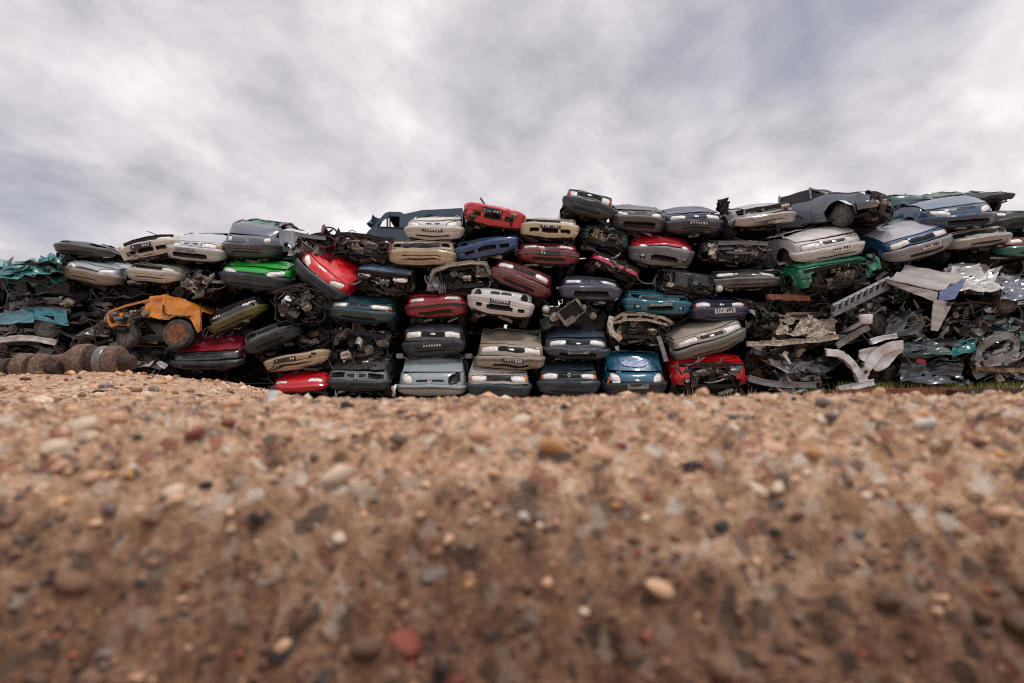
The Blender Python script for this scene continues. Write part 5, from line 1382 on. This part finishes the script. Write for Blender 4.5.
def cab_panel():
    Y = 13.1
    t = thing('van_cab_panel', 'crumpled white van panel with blue inside and a hanging flap', 'van part', P(930, 300, Y)); q = local(t)
    f = lambda x, y, d=0.0: q(x, y, Y + d)
    WH = paint((168, 164, 160), .55, .5, 0, .2); BLU = paint((20, 62, 128), .4, .2)
    def quad(name, a, b, c, d, mat, n=22, amp=.03, seed=1, th=.02):
        u, v = np.meshgrid(np.linspace(0, 1, n), np.linspace(0, 1, n)); a, b, c, d = map(np.array, (a, b, c, d))
        G = a * ((1 - u) * (1 - v))[..., None] + b * (u * (1 - v))[..., None] + c * (u * v)[..., None] + d * ((1 - u) * v)[..., None]
        G[..., 2] += amp * (1 - 2 * np.abs(np.sin(v * 6.5 + .6 * u))) * .5 + amp * fbm(u * 4 + seed, v * 4, 3); m = MB(); m.grid(G, None, th); return m.build(name, mat, t, DENT(seed + 8, .007))
    quad('roof_panel', f(887, 280, .1), f(939, 291, -.33), f(967, 275, .3), f(906, 266, .7), WH, amp=.06)
    quad('inner_panel', f(938, 302, -.34), f(955, 299, -.15), f(967, 277, .28), f(940, 292, -.32), BLU, amp=.012)
    quad('side_wall', f(888, 284, .1), f(936, 302, -.34), f(938, 292, -.33), f(887, 281, .1), WH, amp=.02)
    quad('hanging_flap', f(931, 330, -.38), f(938, 331, -.38), f(953, 303, -.34), f(934, 299, -.36), WH, amp=.006)
    m = MB(); m.lathe([(-.02, .03), (-.02, .05), (.02, .05)], 12, axis='y', c=f(949, 304, -.4)); m.build('hinge', GREASE, t)


cab_panel()
m = MB(); m.lathe([(0, .11), (.02, .13), (.2, .15), (.22, .14)], 16, axis='z'); o = m.build('plastic_canister', stuffmat('white_plastic', (190, 192, 196), (232, 232, 232), .5)); o.location = Vector(P(866, 324, 13.3)); tag(o, 'small white plastic canister lodged above the wheel housing', 'canister')


def torn_quad(t, name, pts, Y, mat, amp=.03, seed=1, n=20):
    q = local(t); a, b, c, d = [q(x, y, Y + dy) for x, y, dy in pts]
    u, v = np.meshgrid(np.linspace(0, 1, n), np.linspace(0, 1, n))
    G = a * ((1 - u) * (1 - v))[..., None] + b * (u * (1 - v))[..., None] + c * (u * v)[..., None] + d * ((1 - u) * v)[..., None]
    G = G + (amp * (1 - 2 * np.abs(np.sin(u * 5 + v * 3 + seed))))[..., None] * np.array([0, -.7, .5]) + (amp * 2.5 * fbm(u * 4 + seed, v * 4, 3))[..., None] * np.array([.2, -1, .3])
    k = fbm(u[:-1, :-1] * 3 + seed * 1.7, v[:-1, :-1] * 3, 3) > -.42
    m = MB(); m.grid(G, k, .012); return m.build(name, mat, t, DENT(seed, .005), .5)


TL1, TL2 = paint((74, 146, 150), .3, .3), paint((20, 112, 128), .3, .3)
torn_quad(TEALBODY, 'folded_panel', [(-4, 280, -.1), (34, 276, -.15), (38, 260, .35), (-2, 262, .35)], 13.5, TL1, .05, 2)
torn_quad(TEALBODY, 'folded_panel', [(30, 276, -.1), (62, 272, .0), (60, 258, .4), (38, 258, .3)], 13.5, TL1, .06, 5)
torn_quad(TQ, 'side_panel', [(-4, 325, -.05), (34, 322, -.1), (36, 308, .1), (-4, 314, .1)], 13.6, TL2, .02, 3)
torn_quad(TQ, 'side_panel', [(34, 319, -.1), (69, 326, -.05), (66, 311, .1), (35, 306, .1)], 13.6, TL2, .02, 7)
q = local(SILVEREDGE); m = MB(); m.beam(dense([q(-6, 341, 13.35), q(20, 338, 13.3), q(40, 339, 13.3), q(56, 343, 13.4)]), .1, .13); m.build('bumper_beam', BRIGHT, SILVEREDGE, DENT(3, .015))
GL = HEAP['grey fender ']; q = local(GL); m = MB(); m.beam(dense([q(x, y, 13.3) for x, y in ((974, 361), (980, 348), (992, 339), (1006, 335), (1016, 341), (1014, 352), (1000, 360), (982, 364))], 34), .14, .1, up=(0, 1, 0)); m.build('fender_loop', STEEL, GL, DENT(5, .02))
BC = HEAP['bright crump']; torn_quad(BC, 'folded_panel', [(950, 290, -.1), (996, 292, -.1), (999, 268, .3), (952, 266, .3)], 13.4, BRIGHT, .07, 4)
SF = HEAP['slate folded']; torn_quad(SF, 'folded_panel', [(1000, 300, -.1), (1036, 300, -.1), (1036, 278, .3), (998, 274, .3)], 13.5, paint((104, 116, 134), .3, .2), .06, 6)
ST = HEAP['slate torn p']; torn_quad(ST, 'folded_panel', [(886, 334, -.1), (926, 336, -.1), (922, 312, .3), (890, 314, .3)], 13.5, paint((120, 126, 132), .3, .2), .06, 9)
PC = HEAP['pale torn en']; torn_quad(PC, 'torn_panel', [(776, 334, -.1), (806, 336, -.1), (812, 316, .2), (780, 318, .2)], 13.45, PALE, .05, 11); torn_quad(PC, 'torn_panel', [(806, 338, -.1), (836, 334, -.1), (836, 318, .2), (808, 318, .2)], 13.45, PALE, .05, 12)
DG = HEAP['dark green g']; torn_quad(DG, 'side_panel', [(902, 356, -.1), (952, 354, -.1), (950, 342, .2), (904, 340, .2)], 13.4, paint((70, 92, 88), .3, .3), .03, 13); torn_quad(DG, 'side_panel', [(952, 356, -.1), (978, 350, -.1), (976, 338, .2), (952, 342, .2)], 13.4, paint((34, 120, 122), .3, .3), .03, 14)
BB = HEAP['blue black f']; torn_quad(BB, 'side_panel', [(898, 382, -.1), (966, 384, -.1), (962, 364, .15), (902, 362, .15)], 13.35, paint((58, 70, 84), .3, .3), .05, 15)


# rusty steel lying along the right foot of the pile, axle parts on the left mound
bar('steel_beam', 'long dark rusty beam lying in the grass below the right heap', 'beam', [(828, 394), (890, 392), (962, 391)], .3, .16, RUST_O, channel=False, Y=12.6)
bar('steel_beam', 'grey brown steel beam end at the right edge of the ground', 'beam', [(952, 394), (990, 392), (1040, 392)], .3, .16, RUSTD, channel=False, Y=12.3)


def axle(label, px0, px1, py, prof, Y, mat):
    """cast part lying along x; prof in pixels (x, radius)"""
    S = Y / FP
    t = thing('axle_hub', label, 'axle part', P((px0 + px1) / 2, py + 14, Y)); q = local(t)
    for nm, pr, mt in prof:
        m = MB(); cz = q(0, py, Y)[2]
        m.lathe([(q(x, py, Y)[0], max(r * S, .0001)) for x, r in pr], 32, c=(0, 0, cz)); m.build(nm, mt or mat, t, None, .5)
    return t


axle('large rusty axle drum with a worn steel band, left foreground', 52, 124, 362, [
    ('axle_tube', [(46, 7), (58, 7.5), (66, 9), (74, 14), (79, 17.5), (88, 18.5), (92, 17.5), (93, 12)], None),
    ('bearing_band', [(93, 13), (95, 15), (101, 15.5), (102, 16)], RUSTD), ('worn_band', [(101, 15.2), (103, 16.2), (109, 16.2), (110, 15.5)], STEEL),
    ('flange', [(110, 15), (112, 16.5), (119, 16.2), (121, 14.5), (122, 10)], RUST), ('end_hub', [(121, 8), (126, 8.5), (131, 8), (134, 5), (134.5, 0)], RUSTD)], 8.0, RUST)
axle('smaller rusty axle with twin discs beside the large drum', -8, 52, 369, [
    ('axle_tube', [(-16, 8.5), (5, 8.5), (6, 10.5), (10, 11), (12, 10.5), (13, 7.5), (22, 7), (38, 6.5), (60, 6.5)], None), ('front_disc', [(18, 6), (19, 13), (22, 16), (30, 16), (33, 14), (34, 6)], RUST), ('rear_disc', [(37.5, 6), (38, 13.5), (40, 15.5), (45, 15.5), (48, 12), (49, 6)], RUST)], 7.8, RUSTD)

# litter on the sand crest
m = MB(); m.lathe([(0, .0001), (0, .011), (.012, .012), (.018, .010), (.024, .0115), (.03, .009), (.031, .0001)], 16, axis='z'); Yl = 1.25; p = P(273, 397, Yl)
o = m.build('white_cap', stuffmat('white_plastic', (190, 192, 196), (232, 232, 232), .5)); o.location = (p[0], p[1], float(ground_z(np.array(p[0]), np.array(p[1])))); tag(o, 'tiny white plastic cap standing on the sand crest', 'litter')
m = MB(); m.lathe([(.0, .0105), (.006, .0108), (.007, .0001)], 16, axis='z'); s = m.build('dark_rim', BLACK, o); s.location = (0, 0, .031)


# ---------------------------------------------------------------- hulks added behind the front row to block sky through the gaps
def hulks():
    rs = np.random.RandomState(9); S = 16.4 / FP
    lab = 'squashed dark car hulk added behind the front row to block the sky'
    protos = []
    for k in range(5):
        m = MB(); th = np.linspace(0, 2 * math.pi, 25); T, Yy = np.meshgrid(th, np.linspace(0, 2.6, 8)); cs, sn = np.cos(T), np.sin(T); kk = (np.abs(cs) ** 10 + np.abs(sn) ** 10) ** -.1
        T2 = np.where(T > 6.28, 0, T); rr = .97 + .14 * fbm(np.cos(T2) * 2 + k * 9, Yy * 2 + np.sin(T2) * 2, 3)
        m.grid(np.stack([kk * cs * 1.03 * rr, Yy, .4 + kk * sn * .4 * rr], -1), None, .02); sh = m.mesh('body_shell', None, .5); sh.materials.append(paint([(40, 42, 46), (54, 40, 40), (36, 44, 54), (60, 60, 60), (40, 50, 48)][k], .5, .6))
        m = MB(); m.grid(sheet(1.5, .7, k + 40, .08) @ np.array(Euler((1.45, 0, 0)).to_matrix()).T + np.array([0, .05, .42]), None, .02); pn = m.mesh('front_panel', None, .5); pn.materials.append(GREASE)
        protos.append((sh, pn))
    # top of the hulk stack follows the skyline, safely below it
    sx = [-40, 30, 60, 130, 190, 250, 300, 360, 410, 465, 500, 550, 590, 640, 700, 760, 840, 900, 1070]; sy = [278, 272, 262, 256, 254, 246, 252, 248, 232, 226, 226, 232, 222, 228, 228, 224, 214, 214, 212]
    x = -17.2
    while x < 17.4:
        px = 512 + x / 16.4 * FP
        ztop = P(px, np.interp(px, sx, sy), 16.4)[2]
        z = float(ground_z(np.array(x), np.array(16.))) - .25
        while z + .25 < ztop:
            sh, pn = protos[rs.randint(5)]
            t = thing('sky_blocker_hulk', lab, 'car', (x + rs.uniform(-.05, .05), 16.2 + rs.uniform(-.1, .2), z), Euler((0, R(rs.uniform(-3, 3)), R(rs.uniform(-6, 6)))).to_matrix(), 'added hulks blocking the sky')
            if ztop - z < .8: t.scale = (1, 1, (ztop - z) / .82)
            obj('body_shell', sh, None, t); obj('front_panel', pn, None, t); z += .7
        x += 1.62


hulks()
